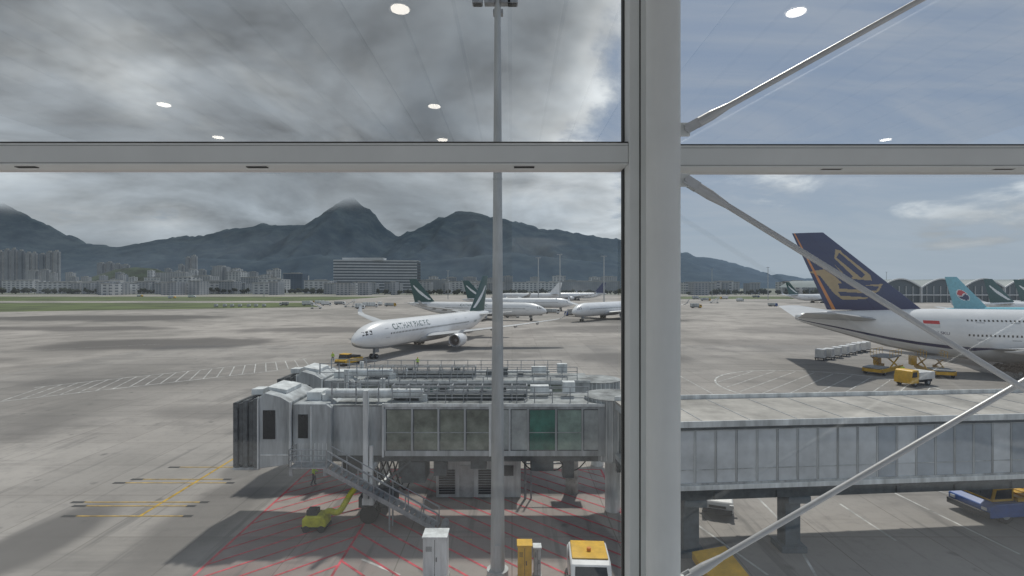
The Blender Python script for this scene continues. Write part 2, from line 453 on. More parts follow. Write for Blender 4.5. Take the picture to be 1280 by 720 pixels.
# ------------------------------------------------------------ city
def winmat(name,wall,win,fw,fh,ratio=.55):
    m=bpy.data.materials.new(name); m.use_nodes=True; nt=m.node_tree; n=N(nt); b=nt.nodes['Principled BSDF']
    g=nt.nodes.new('ShaderNodeNewGeometry'); x,y,z=n.sep(g.outputs['Position'])
    fx=n.m('FRACT',n.m('DIVIDE',n.m('ADD',x,n.m('MULTIPLY',y,.73)),fw)); fz=n.m('FRACT',n.m('DIVIDE',z,fh))
    k=n.m('MULTIPLY',n.m('LESS_THAN',fx,ratio),n.m('LESS_THAN',fz,.55))
    nv=n.noise(g.outputs['Position'],.05,3,.6)
    wl=n.mix(n.smooth(nv,.3,.7),tuple(c*.75 for c in wall),wall)
    nt.links.new(n.mix(k,wl,win),b.inputs['Base Color']); b.inputs['Roughness'].default_value=.7
    return m
WM=[winmat('tower_wall_a',(.36,.38,.40),(.13,.155,.185),5,3.2),winmat('tower_wall_b',(.44,.45,.46),(.16,.185,.21),6,3.2),winmat('tower_wall_c',(.27,.30,.335),(.11,.135,.165),4.5,3.4,.7),
    winmat('block_wall_white',(.60,.61,.61),(.18,.20,.225),9,4.5)]
def building(name,pxa,pxb,pyt,Y,m,depth=None,crown=True):
    x0=(pxa-640)/F*Y; x1=(pxb-640)/F*Y; zt=H+(HY-pyt)/F*Y
    dp=depth or max(14,(x1-x0)*.6)
    G=Group(name,((x0+x1)/2,Y,0))
    p=G.part('walls',m); wd=x1-x0
    if wd<45 and zt>60:
        p.box(x0+wd*.22,x1-wd*.22,Y,Y+dp,0,zt); p.box(x0,x1,Y+dp*.25,Y+dp*.75,0,zt-1.5)
    else: p.box(x0,x1,Y,Y+dp,0,zt)
    p.done()
    p=G.part('roof_plant',M['conc'])
    if crown:
        p.box(x0+wd*.3,x0+wd*.7,Y+dp*.3,Y+dp*.7,zt,zt+max(2.5,zt*.04)); 
        if wd>60: p.box(x0+wd*.78,x0+wd*.88,Y+dp*.3,Y+dp*.6,zt,zt+3)
    p.box(x0-.4,x1+.4,Y-.4,Y-.05,zt-.2,zt+1.1); p.done()
random.seed(11)
px=-40
while px<70:
    wpx=random.uniform(6,8.5); building('residential_tower',px,px+wpx,random.uniform(311,319),2350,random.choice(WM[:3])); px+=wpx+random.uniform(.6,2.2)
for a,b,t in ((33,47,338),(50,60,337),(62,68,341)): building('residential_tower',a,b,t,1700,WM[1])
for a,b,t in ((120,130,329),(131,140,328),(142,150,330),(151,160,331),(231,237,322),(238,245,320),(222,229,331),(205,213,336),(247,256,337),(262,272,338),(188,198,337)): building('residential_tower',a,b,t,2000,random.choice(WM[:2]))
for a,b,t,Y in ((168,196,352,1100),(200,232,341,1300),(214,238,347,1000),(240,262,345,1150),(263,281,333,1500),(283,300,340,1400),(301,322,347,1050),(323,352,349,1000),(353,378,344,1200),(380,412,351,950),(2,40,351,1050),(45,95,353,950),(100,150,352,1000),(235,292,352,900),(520,560,350,1300),(560,612,352,1200),(640,700,353,1200),(700,775,352,1300),(288,298,336,1700),(180,206,347,1500)):
    building('office_block',a,b,t,Y,random.choice([WM[3],WM[3],WM[1],WM[0]]),depth=40)
building('glass_office_block',354,378,342,1100,winmat('blue_facade',(.08,.13,.19),(.04,.07,.11),6,4),depth=30)
random.seed(29)
for i in range(26):
    a=random.uniform(160,350); building('city_block',a,a+random.uniform(5,13),random.uniform(336,349),random.uniform(1500,1850),random.choice(WM))
for i in range(12):
    a=random.uniform(75,165); building('city_block',a,a+random.uniform(5,10),random.uniform(340,350),random.uniform(1450,1650),random.choice(WM))
for i in range(14):
    a=random.uniform(530,780); building('city_block',a,a+random.uniform(6,16),random.uniform(345,352),random.uniform(1400,1700),random.choice(WM))
random.seed(19)
for i in range(44):
    a=random.uniform(60,640); wd=random.uniform(4,20); building('low_shed',a,a+wd,random.uniform(351.5,355.5),random.uniform(780,980),random.choice([WM[3],WM[0],WM[1]]),depth=25,crown=False)
for i in range(22):
    a=random.uniform(850,1110); wd=random.uniform(6,26); building('low_shed',a,a+wd,random.uniform(351,355),random.uniform(780,980),random.choice([WM[3],WM[1],WM[0]]),depth=25,crown=False)
Y=1000; G=Group('hotel_building',(-265,Y,0))
p=G.part('glazing',mat('hotel_glass',(.12,.15,.18),.3)); q=G.part('floor_bands',mat('hotel_bands',(.55,.57,.58),.7,scale=.1))
def arc(z0,z1,off,pt):
    ring0=[]
    for i in range(13):
        t=i/12; X=(417-640)/F*Y+t*(101/F*Y); yy=Y+28*math.sin(t*math.pi*.5)**2-off
        ring0.append((X,yy)); 
    for i in range(12):
        (xa,ya),(xb,yb)=ring0[i],ring0[i+1]
        pt.poly([(xa,ya,z0),(xb,yb,z0),(xb,yb,z1),(xa,ya,z1)]); pt.poly([(xa,ya,z1),(xb,yb,z1),(xb,yb+40,z1),(xa,ya+40,z1)]); pt.poly([(xa,ya,z0),(xb,yb,z0),(xb,yb+40,z0),(xa,ya+40,z0)])
    for X,yy in (ring0[0],ring0[-1]): pt.poly([(X,yy,z0),(X,yy+40,z0),(X,yy+40,z1),(X,yy,z1)])
zt=H+(HY-325)/F*Y
arc(0,zt-.5,0,p)
k=6; 
while k<zt: arc(k,k+2.4,1.5,q); k+=5.6
q.box(-330,-250,Y+10,Y+35,zt,zt+5)
p.done(); q.done()

# ------------------------------------------------------------ aircraft
def text_mesh(body):
    c=bpy.data.curves.new('txt','FONT'); c.body=body; c.size=1
    o=bpy.data.objects.new('txt',c); scene.collection.objects.link(o)
    dg=bpy.context.evaluated_depsgraph_get(); me=bpy.data.meshes.new_from_object(o.evaluated_get(dg))
    bpy.data.objects.remove(o); return me
def aircraft(name,loc,head,L,R,Hh,zc,span,fin,stab,wing,engines,gear,finmat,finfn,lettering=None,fuspaint=None,fusmats=(),lod=1,winrows=(.12,),body='white',flag=None):
    G=Group(name,(loc[0],loc[1],0),head,local=True)
    xn=L*.49; xt=-L*.51
    k=R/2.82
    st=[]
    for dd,r,o in ((0,.03,-.8),(.15,.35,-.78),(.5,.75,-.7),(1.1,1.15,-.58),(2,1.58,-.42),(3.2,2.0,-.27),(4.6,2.35,-.14),(6.4,2.64,-.05),(9,2.82,0)):
        st.append((xn-dd*k,r/2.82,o*k))
    nmid=40
    xs=xn-9*k; xe=xt+20*k
    for i in range(1,nmid): st.append((xs+(xe-xs)*i/nmid,1,0))
    for dd,r,o in ((20,2.82,0),(17,2.70,.12),(14,2.48,.33),(11,2.15,.62),(8,1.72,.98),(5,1.25,1.35),(2.5,.85,1.6),(.9,.55,1.75),(0,.28,1.85)):
        st.append((xt+dd*k,r/2.82,o*k))
    seg=40; rings=[]
    for X,s,o in st: rings.append([(X,R*s*math.cos(2*math.pi*i/seg),zc+o+Hh*s*math.sin(2*math.pi*i/seg)) for i in range(seg)])
    p=Part(G,'fuselage',M[body],fusmats)
    if fuspaint: p.loft(rings,idx=lambda kk,i:fuspaint(st[kk][0],2*math.pi*(i+.5)/seg))
    else: p.loft(rings)
    p.done(smooth=True)
    def surf(X,th,off=.02):
        for (a,b) in zip(st[:-1],st[1:]):
            if a[0]>=X>=b[0]:
                t=(a[0]-X)/(a[0]-b[0]); s=a[1]+(b[1]-a[1])*t; o=a[2]+(b[2]-a[2])*t; break
        else: s,o=1,0
        return (X,(R*s+off)*math.cos(th),zc+o+(Hh*s+off)*math.sin(th))
    p=Part(G,'cabin_windows',M['dkglass'])
    for row in winrows:
        X=xn-8.5*k
        while X>xt+19*k:
            for th0,sg in ((row,1),(math.pi-row,-1)):
                h=.17/Hh*sg
                p.poly([surf(X,th0-h),surf(X-.23,th0-h),surf(X-.23,th0+h),surf(X,th0+h)])
            X-=.55
    for sgn in (1,-1):
        for a,b,c0,c1 in ((1.45,1.95,.62,.98),(1.95,2.7,.5,.86),(2.75,3.5,.42,.72)):
            def T(dd,th): 
                return surf(xn-dd*k,th if sgn==1 else math.pi-th,.03)
            p.poly([T(a*1.08,c0),T(b,c0-.06),T(b+.25,c1),T(a*1.08+.35,c1+.22 if a<1.5 else c1+.1)])
    p.done()
    p=Part(G,'door_outlines',M['bellygrey'])
    for X in (xn-7*k,xn-20*k,0-6,xt+21*k):
        for th0,sg in ((.12,1),(math.pi-.12,-1)):
            h0=th0-.28*sg;h1=th0+.42*sg
            for (xa,xb,ta,tb) in ((X,X-.07,h0,h1),(X-1.1,X-1.17,h0,h1),(X,X-1.17,h1-.03*sg,h1),(X,X-1.17,h0,h0+.03*sg)):
                p.poly([surf(xa,ta,.025),surf(xb,ta,.025),surf(xb,tb,.025),surf(xa,tb,.025)])
    p.done()
    if flag:
        fx,fth,fl,fh=flag
        for mk,a0,a1,b0,b1 in (('red',0,1,.5,1),('vwhite',0,1,0,.5)):
            p=Part(G,'flag_decal',M[mk]); t0=math.pi-(fth+b0*fh/Hh); t1=math.pi-(fth+b1*fh/Hh)
            p.poly([surf(fx+a0*fl,t0,.03),surf(fx+a1*fl,t0,.03),surf(fx+a1*fl,t1,.03),surf(fx+a0*fl,t1,.03)]); p.done()
    if lettering:
        for (txt,X,th0,hgt,mk,sides) in lettering:
            me=text_mesh(txt); tw=max(v.co.x for v in me.vertices)*hgt
            for sd in sides:
                p=Part(G,'lettering',M[mk]); vs=[]
                for v in me.vertices:
                    u,vv=v.co.x*hgt,v.co.y*hgt
                    if sd=='port': q=surf(X-u,th0+vv/Hh,.03); 
                    else: q=surf(X-tw+u,math.pi-(th0+vv/Hh),.03)
                    vs.append(p.bm.verts.new(q))
                for f in me.polygons: p._f([vs[i] for i in f.vertices])
                p.done()
    prof=[(0,0),(.06,.42),(.22,.62),(.45,.6),(.72,.36),(1,.03),(.72,-.12),(.45,-.3),(.22,-.38),(.06,-.3)]
    def lift(nm,secs,mk,mirror=True):
        p=Part(G,nm,M[mk])
        for sg in ((1,-1) if mirror else (1,)):
            p.loft([[(xl-c*ch,sg*yy,zz+t*tk) for c,t in prof] for yy,xl,ch,zz,tk in secs])
        return p.done(smooth=True,angle=40)
    lift('wings',wing,'wing'); lift('tailplane',stab,'wing')
    p=Part(G,'flap_fairings',M['wing'])
    for fr in (.28,.45,.62,.78):
        yy=fr*span/2
        for a,b in zip(wing[:-1],wing[1:]):
            if a[0]<=yy<=b[0]:
                t=(yy-a[0])/(b[0]-a[0]); xl=a[1]+(b[1]-a[1])*t; ch=a[2]+(b[2]-a[2])*t; zz=a[3]+(b[3]-a[3])*t
                for sg in (1,-1): p.loft([[(xl-ch*.6-q*ch*.55,sg*yy+rr*k*math.cos(w_)*.6,zz-.35*k+rr*k*math.sin(w_)) for w_ in [i*math.pi/4 for i in range(8)]] for q,rr in ((0,.05),(.3,.38),(.7,.32),(1,.04))])
    p.done(smooth=True)
    p=Part(G,'belly_fairing',M['bellygrey'])
    wl=wing[0]
    p.loft([[(wl[1]+3-q*(wl[2]+8),R*rr*1.04*math.cos(w_),zc-Hh*.62+Hh*.48*rr*math.sin(w_)) for w_ in [i*math.pi/8 for i in range(16)]] for q,rr in ((0,.15),(.12,.8),(.3,1),(.7,1),(.88,.8),(1,.15))])
    p.done(smooth=True)
    (z0,xl0,c0),(z1,xl1,c1)=fin; tk=.5*k
    nu,nv=(130,130) if lod>1 else (40,40)
    p=Part(G,'tail_fin',finmat[0],finmat[1:])
    for sg in (1,-1):
        g=[]
        for j in range(nv+1):
            v=j/nv; row=[]
            for i in range(nu+1):
                u=i/nu; xl=xl0+(xl1-xl0)*v; ch=c0+(c1-c0)*v
                th=tk*(1-.5*v)*(4*u*(1-u))**.6*(1 if u<.5 else .9)
                row.append(p.bm.verts.new((xl-u*ch,sg*th,z0+(z1-z0)*v)))
            g.append(row)
        for j in range(nv):
            for i in range(nu):
                u=(i+.5)/nu; v=(j+.5)/nv
                p.mi=finfn(u,v) if finfn else 0
                p._f([g[j][i],g[j][i+1],g[j+1][i+1],g[j+1][i]])
        if sg==1: top=g[-1]
        else:
            p.mi=0
            for i in range(nu): p._f([top[i],top[i+1],g[-1][i+1],g[-1][i]])
    p.done(smooth=True)
    p=Part(G,'engine_nacelles',M[body]); q=Part(G,'engine_intakes',M['dark']); s=Part(G,'engine_lips',M['metal']); py=Part(G,'pylons',M['wing'])
    for (ex,ey,ez,er) in engines:
        for sg in (1,-1):
            def ring(X,r): return [(X,sg*ey+r*math.cos(w_),ez+r*math.sin(w_)) for w_ in [i*2*math.pi/24 for i in range(24)]]
            p.loft([ring(ex-.25*er,er*.98),ring(ex-.9*er,er*1.06),ring(ex-2*er,er*1.03),ring(ex-3*er,er*.82),ring(ex-3*er,er*.6)],caps=False)
            s.loft([ring(ex-.25*er,er*.98),ring(ex-.05*er,er*.95),ring(ex,er*.88),ring(ex-.1*er,er*.82),ring(ex-.6*er,er*.8)],caps=False)
            q.loft([ring(ex-.6*er,er*.8),ring(ex-.62*er,er*.02)],caps=False)
            s.loft([ring(ex-.3*er,.02),ring(ex-.6*er,er*.26)],caps=False)
            q.loft([ring(ex-2.4*er,er*.62),ring(ex-3.6*er,er*.42),ring(ex-4.3*er,er*.1)])
            py.loft([[(ex-.9*er,sg*ey-.15,ez+er*.9),(ex-.9*er,sg*ey+.15,ez+er*.9),(ex-3.8*er,sg*ey+.15,ez+er*.6),(ex-3.8*er,sg*ey-.15,ez+er*.6)],[(ex-2.2*er,sg*ey-.15,ez+er*1.5),(ex-2.2*er,sg*ey+.15,ez+er*1.5),(ex-4.6*er,sg*ey+.15,ez+er*1.35),(ex-4.6*er,sg*ey-.15,ez+er*1.35)]])
    p.done(smooth=True); q.done(smooth=True); s.done(smooth=True); py.done()
    p=Part(G,'gear_struts',M['galv']); q=Part(G,'gear_wheels',M['rubber'])
    for (gx,gyy,wr,nx_) in gear:
        for sg in ((1,-1) if gyy else (1,)):
            yy=sg*gyy
            p.tube((gx,yy,wr),(gx,yy,zc-Hh*.5),.16*k+.05); p.tube((gx,yy,wr*1.3),(gx-1.8,yy,zc-Hh*.6),.08)
            p.poly([(gx+.4,yy+.5*(sg),zc-Hh*.8),(gx-1,yy+.5*sg,zc-Hh*.8),(gx-1,yy+.55*sg,1.2),(gx+.4,yy+.55*sg,1.3)])
            for i in range(nx_):
                xx=gx+(i-(nx_-1)/2)*wr*2.3
                for o in (-.55,.55):
                    q.tube((xx,yy+o-.2,wr),(xx,yy+o+.2,wr),wr,seg=18); p.tube((xx,yy+o-.22,wr),(xx,yy+o+.22,wr),wr*.4,seg=10)
            p.tube((gx-wr*1.2,yy,wr),(gx+wr*1.2,yy,wr),.12)
    p.done(); q.done()
    return G
def twin(name,loc,head,finmats,finfn,lettering=None,body='white',sc=1.0,lod=1,fus=None,fm=()):
    wing=[(0,9.5,12,3.1,.9),(2.8,8.6,11.3,3.15,.85),(9.5,4.0,7.4,3.9,.55),(20,-2.6,4.8,5.2,.34),(28.6,-8.2,2.9,6.5,.2),(29.6,-9.3,2.0,7.1,.14),(30.2,-10.8,1.0,8.8,.08)]
    stab=[(0,-21.5,6.6,6.3,.5),(1.4,-22,6.2,6.35,.45),(9.6,-27.3,2.6,7.1,.16)]
    return aircraft(name,loc,head,63.6,2.82,2.82,4.65,60,((7.0,-19.2,10.2),(17.4,-28.6,3.6)),stab,wing,[(8.2,9.4,2.35,1.45)],[(24.5,0,.5,1),(-1.6,5.3,.68,2)],finmats,finfn,lettering,lod=lod,body=body,fuspaint=fus,fusmats=fm)
def cathayfin(u,v):
    if .12<v<.72 and abs((u-.15)-(v-.12)*.95)<.13*(1-abs(v-.4)*1.6): return 1
    return 0
def fus_c(X,th):
    return 1 if math.sin(th)<-.80 else 0
finm=[M['green'],M['white']]
hv=Vector((-.355,-.935)).normalized(); head=math.atan2(hv.y,hv.x); PC=Vector((-18.7,126.0))
twin('passenger_jet',(PC.x,PC.y),head,finm,cathayfin,[("CATHAY PACIFIC",21.5,.36,1.9,'green',('port','stbd')),("A330",-17,-.1,.8,'green',('port','stbd'))],lod=2,fus=fus_c,fm=(M['bellygrey'],M['green']))
def place_tail(pxtail,Y,headdeg,off=-30):
    h=math.radians(headdeg); return ((pxtail-640)/F*Y-off*math.cos(h),Y-off*math.sin(h))
twin('passenger_jet',place_tail(517,232,-18),math.radians(-18),finm,cathayfin,[("CATHAY PACIFIC",6,.40,1.6,'green',('port','stbd'))],fus=fus_c,fm=(M['bellygrey'],M['green']))
twin('passenger_jet',place_tail(583,300,-5),math.radians(-5),finm,cathayfin)
a=math.radians(230)
twin('passenger_jet',(24-31*math.cos(a),205-31*math.sin(a)),a,finm,cathayfin)
twin('passenger_jet',place_tail(985,430,12),math.radians(12),finm,cathayfin)
twin('passenger_jet',place_tail(700,480,160),math.radians(160),[M['white'],M['navy']],None)
twin('passenger_jet',place_tail(755,520,190),math.radians(190),[M['navy'],M['white']],None)
def krfin(u,v):
    du=(u-.52)*1.0; dv=(v-.42)*1.25; r=math.hypot(du,dv)
    if r<.2: 
        s=.05*math.sin(du*16)
        if abs(dv+s)<.02: return 1
        return 2 if dv+s>0 else 3
    if r<.225: return 1
    return 0
twin('passenger_jet',place_tail(1190,172,-8),math.radians(-8),[M['skyblue'],M['white'],M['red'],M['navy']],krfin,body='skyblue')
twin('passenger_jet',place_tail(1236,225,-4),math.radians(-4),finm,cathayfin)
twin('passenger_jet',place_tail(1274,250,-25),math.radians(-25),finm,cathayfin)

P1=[(1046,311),(1053,313),(1066,326),(1084,340),(1086,349),(1066,347),(1052,338),(1044,328)]
P2=[(1017,338),(1034,335),(1048,345),(1058,356),(1098,353),(1094,361),(1080,371),(1056,372),(1046,364),(1030,343)]
G1=[(1044,321),(1066,344),(1062,347),(1043,327)]; G2=[(1050,315),(1079,342),(1075,346),(1047,321)]; G3=[(1050,352),(1094,356),(1091,361),(1052,358.5)]; G4=[(1050,362),(1088,364.5),(1084,369),(1053,367)]; G5=[(1055,311),(1088,340),(1084,342),(1052,314)]
def sqfin(u,v):
    yv=384-v*94
    xl=1141+(1032-1141)*v; ch=101+(36-101)*v
    xm=xl-u*ch
    if .91<u<.95: return 2
    for g in (G1,G2,G3,G4,G5):
        if pip(xm,yv,g): return 0
    if pip(xm,yv,P1) or pip(xm,yv,P2): return 1
    return 0
def sqpaint(X,th):
    a=math.sin(th)
    if a<-.90: return 3
    if -.62<a<-.40: return 1
    if -.72<a<-.66: return 2
    return 0
hd=math.radians(-20)
wing=[(0,14.5,25,4.3,1.7),(3.6,13,22.5,4.4,1.5),(13,5.5,14.5,5.4,.95),(26,-4,8,7.0,.5),(39.3,-14.5,4,8.9,.22),(39.8,-15.5,2.5,9.8,.12),(39.8,-17.5,1.5,8.4,.1)]
stab=[(0,-24,12.5,8.6,.9),(2.2,-25,12,8.7,.85),(15.2,-33.6,4.4,10.2,.3)]
C=(57+.94*33-1.2,94-.34*33)
aircraft('double_deck_jet',C,hd,72.7,3.57,4.2,6.4,79.8,((10.2,-17.6,14.4),(24.1,-32.6,5.0)),stab,wing,[(14,14.9,3.2,1.75),(6,25.7,4.2,1.75)],[(31,0,.6,1),(-2,6.2,.7,2),(-4.5,2.6,.7,3)],
    [M['navy'],M['gold'],M['orange']],sqfin,[("9V-SKU",-15.2,-.02,.7,'navy',('stbd',)),("SINGAPORE AIRLINES",28,.1,2.2,'navy',('port',))],fuspaint=sqpaint,fusmats=(M['navy'],M['gold'],M['bellygrey']),lod=2,winrows=(.02,.62),flag=(-18.6,.24,2.2,1.3))
G=Group('terminal_concourse',(430,460,0))
r=G.part('vault_roofs',mat('vault_roof',(.15,.19,.19),.5,scale=.05)); wl=G.part('glazed_walls',mat('concourse_glass',(.06,.085,.10),.25,scale=.1)); ed=G.part('white_edge_beams',M['vwhite'])
for i in range(9):
    xa=318+i*36; xb=xa+36; rows=[];
    for yy in (450,620):
        rows.append([(xa+ (xb-xa)*k/14,yy,12.5+7.5*math.sin(math.pi*k/14)) for k in range(15)])
    r.loft(rows,caps=False,closed=False)
    wl.poly([(x_,452,z_) for x_,_,z_ in rows[0]]+[(xb,452,0),(xa,452,0)])
    for k in range(14):
        a_=rows[0][k];b_=rows[0][k+1]; ed.beam((a_[0],449.6,a_[2]+.4),(b_[0],449.6,b_[2]+.4),1,1.0)
    ed.box(xa-.4,xa+.4,449,451,0,12.8); ed.box(xa,xb,449.3,450.6,6,6.8)
    for m_ in range(1,6): ed.box(xa+m_*6-.12,xa+m_*6+.12,451,451.8,0,14)
r.done(smooth=True); wl.done(); ed.done()

# ------------------------------------------------------------ high masts
def mast(x,y,h,r0,r1,near=False):
    G=Group('light_mast',(x,y,0))
    p=G.part('pole',M['steel']); p.tube((x,y,0),(x,y,h),r0,r1,seg=24); 
    if near: 
        p.tube((x,y,0),(x,y,.35),r0*1.5,r0*1.5,seg=24); p.tube((x,y,11),(x,y,11.06),.29,.29,seg=24); p.tube((x,y,19.8),(x,y,19.86),.24,.24,seg=24)
        p.box(x-.14,x+.14,y-r0-.04,y-r0+.1,.7,1.7)
    p.done(smooth=near,angle=30)
    p=G.part('luminaire_ring',M['galv']); w_=1.0 if near else 1.6
    p.box(x-w_,x+w_,y-.08,y+.08,h-.1,h+.05); p.box(x-.08,x+.08,y-w_,y+w_,h-.1,h+.05)
    for dx,dy in ((-w_,0),(w_*.75,0),(0,-w_),(0,w_),(-w_*.4,0),(w_*.4,0)):
        p.box(x+dx-.26,x+dx+.26,y+dy-.2,y+dy+.2,h-.36,h-.12)
    p.done(bevel=.03)
    if near:
        p=G.part('lamp_lens',M['dkglass'])
        for dx in (-1,.75): p.box(x+dx-.2,x+dx+.2,-.15+y,.15+y,h-.39,h-.37)
        p.done()
mast(-.72,26,28.9,.36,.155,True)
for px,pb,pt in ((673,386,322),(700,388,318),(755,388,320),(890,373,336),(960,375,334),(1108,369,340),(560,374,338),(1060,372,343),(330,371,345)):
    Y=gy(pb); mast((px-640)/F*Y,Y,H+(HY-pt)/F*Y,.42,.26)

# ------------------------------------------------------------ jet bridges
def rails(p,pts,h=1.1,post=1.4,r=.025,mid=2):
    for a,b in zip(pts[:-1],pts[1:]):
        a=Vector(a);b=Vector(b);L=(b-a).length; nn_=max(1,int(L/post))
        for k in range(mid+1): 
            z=Vector((0,0,h*(k+1)/(mid+1))); p.tube(a+z,b+z,r,seg=6)
        for i in range(nn_+1): q=a+(b-a)*i/nn_; p.tube(q,q+Vector((0,0,h)),r,seg=6)
def jetbridge(Yf,x_cab,x_end,zt,zb,wins,rot_top):
    W=3.2; Yb=Yf+W
    G=Group('jet_bridge',((x_cab+x_end)/2,Yf+W/2,0))
    p=G.part('cab_bellows',M['bellows'])
    nfold=5
    for i in range(nfold):
        xa=x_cab+i*.3; sh=.12*(i%2)
        p.prism([(xa,zb-.5+sh),(xa,zt+.55-sh-.06*(nfold-i)),(xa+.26,zt+.6-sh-.06*(nfold-i)),(xa+.26,zb-.5+sh)],Yf-.55+sh,Yb+.4-sh)
    p.done(bevel=.04)
    p=G.part('cab_shell',M['bridge'])
    xa=x_cab+1.55
    p.prism([(xa,zb-.6),(xa,zt+.55),(xa+.35,zt+.85),(xa+1.3,zt+.6),(xa+1.9,zt+.25),(xa+1.9,zb-.35)],Yf-.5,Yb+.35)
    p.prism([(xa+1.95,zb-.35),(xa+1.95,zt+.12),(xa+4.0,zt+.12),(xa+4.3,zt-.1),(xa+4.3,zb-.2)],Yf-.3,Yb+.25)
    p.box(x_cab-.1,x_cab+1.5,Yf-.45,Yb+.3,zb-.72,zb-.55)
    p.done(bevel=.05)
    p=G.part('cab_windows',M['dkglass']); q=G.part('cab_trim',M['bridgew'])
    p.box(xa+.25,xa+1.0,Yf-.52,Yf-.502,zb+1.2,zt-.2)
    p.box(xa+2.3,xa+2.9,Yf-.322,Yf-.303,zb+1.2,zt-.5)
    q.box(xa-.06,xa+.02,Yf-.62,Yf-.503,zb-.6,zt+.62); q.box(xa+1.84,xa+1.96,Yf-.56,Yf-.4,zb-.5,zt+.3)
    q.box(xa+.1,xa+1.8,Yf-.53,Yf-.505,zb+.2,zb+.28); q.box(xa+3.05,xa+3.12,Yf-.33,Yf-.302,zb-.2,zt)
    for k in range(9): q.box(xa+2.1+k*.24,xa+2.15+k*.24,Yf-.325,Yf-.303,zb-.1,zb+.9)
    q.prism([(xa+.2,zt+.83),(xa+.1,zt+1.05),(xa+1.3,zt+.85),(xa+1.3,zt+.62)],Yf+.4,Yb-.5)
    q.box(xa-.9,xa-.2,Yf+.4,Yf+1.3,zt+.55,zt+.9)
    p.done(); q.done(bevel=.015)
    x0=xa+4.3
    p=G.part('tunnel_frame',M['bridge']); gb=G.part('beige_glazing',M['pgl']); gg=G.part('green_glazing',M['ggl']); gl=G.part('grey_panels',M['lgl']); gs=G.part('sage_panels',M['gpl']); dk=G.part('under_beam',M['bridged']); rf=G.part('tunnel_roof',M['roof']); wt=G.part('white_trim',M['bridgew'])
    p.box(x0,wins[0][0],Yf+.12,Yb-.1,zb,zt-.12)
    xs=wins[0][0]
    p.box(xs,x_end,Yf,Yb,zb,zb+.32); p.box(xs,x_end,Yf,Yb,zt-.26,zt-.02)
    for (a,b,kind) in wins:
        tgt={'b':gb,'g':gg,'l':gl,'s':gs}[kind]
        tgt.box(a+.06,b-.06,Yf+.05,Yb-.05,zb+.32,zt-.26)
        p.box(a-.06,a+.06,Yf-.02,Yb+.02,zb+.32,zt-.26)
        if kind!='l': p.box(a+.06,b-.06,Yf+.02,Yf+.05,zb+1.42,zb+1.47)
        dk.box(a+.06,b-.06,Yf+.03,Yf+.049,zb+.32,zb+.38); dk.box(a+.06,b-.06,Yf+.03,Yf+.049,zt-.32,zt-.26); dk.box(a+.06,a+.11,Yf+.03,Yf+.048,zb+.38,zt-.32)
    p.box(wins[-1][1]-.06,x_end,Yf+.01,Yb-.01,zb+.32,zt-.26)
    rf.box(x0,xs-.05,Yf+.1,Yb-.08,zt-.11,zt-.02); rf.box(xs-.04,x_end,Yf+.06,Yb-.06,zt-.019,zt+.06)
    wt.box(xs-.1,x_end,Yf-.05,Yf+.0,zt-.1,zt+.08); wt.box(xs-.1,x_end,Yb,Yb+.05,zt-.1,zt+.08)
    wt.box(xs-.16,xs-.04,Yf-.08,Yf+.11,zb-.05,zt+.1)
    for a in (wins[len(wins)//2][0],): wt.box(a-.14,a+.14,Yf-.06,Yf-.021,zb,zt+.1)
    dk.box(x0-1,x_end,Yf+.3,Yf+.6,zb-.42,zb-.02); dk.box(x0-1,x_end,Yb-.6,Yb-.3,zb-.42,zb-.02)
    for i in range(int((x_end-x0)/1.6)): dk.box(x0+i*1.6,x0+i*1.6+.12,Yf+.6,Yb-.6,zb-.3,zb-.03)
    for o in (p,wt): o.done(bevel=.012)
    for o in (gb,gg,gl,gs,dk,rf): o.done()
    p=G.part('roof_railing',M['galv'])
    rails(p,[(xs+.4,Yf+.25,zt+.06),(x_end-1,Yf+.25,zt+.06)],1.0,1.1,.028)
    rails(p,[(xs-2,Yb-.25,zt+.06),(x_end-2,Yb-.25,zt+.06)],1.15,1.1,.028)
    gx=xs+.2
    for i in range(10):
        a=gx+i*.95
        p.box(a,a+.06,Yf+.9,Yf+.96,zt+.05,zt+1.0); p.box(a,a+.06,Yf+1.7,Yf+1.76,zt+.05,zt+1.0); p.box(a,a+.06,Yf+.9,Yf+1.75,zt+.94,zt+1.0)
    for zz_ in (.5,.96):
        p.box(gx,gx+8.6,Yf+.88,Yf+.94,zt+zz_,zt+zz_+.07); p.box(gx,gx+8.6,Yf+1.7,Yf+1.76,zt+zz_,zt+zz_+.07)
    for a in (xs-3.4,xs-1.9,xs-.5):
        for yy in (Yf+.3,Yb-.3): p.box(a,a+.07,yy,yy+.07,zt-.1,zt+1.35)
    for yy in (Yf+.3,Yb-.3):
        for zz_ in (.6,1.3): p.box(xs-3.4,xs-.45,yy,yy+.05,zt+zz_,zt+zz_+.05)
    p.done()
    p=G.part('cable_trays',M['bridged'])
    p.box(gx+.1,gx+8.4,Yf+1.05,Yf+1.6,zt+.12,zt+.42)
    for k in range(int((x_end-gx-4)/1.3)): p.box(gx+.3+k*1.3,gx+.75+k*1.3,Yf+1.9,Yf+2.5,zt+.061,zt+.3+.2*(k%3))
    p.done(bevel=.01)
    p=G.part('roof_duct',M['bridgew'])
    p.tube((xa+3.6,Yf+1.0,zt+.52),(xs+2.2,Yf+1.0,zt+.52),.3,seg=16); p.tube((xa+3.6,Yf+1.0,zt+.48),(xa+3.6,Yf+1.0,zt),.3,seg=16)
    p.tube((xs+2.2,Yf+1.0,zt+.5),(xs+2.2,Yf+1.0,zt),.3,seg=16)
    for k in range(4): p.tube((xa+4.2+k*1.3,Yf+1,zt+.52),(xa+4.26+k*1.3,Yf+1,zt+.52),.34,seg=16)
    p.tube((xs+2.6,Yf+2.7,zt+.3),(x_end-3,Yf+2.7,zt+.3),.12,seg=10)
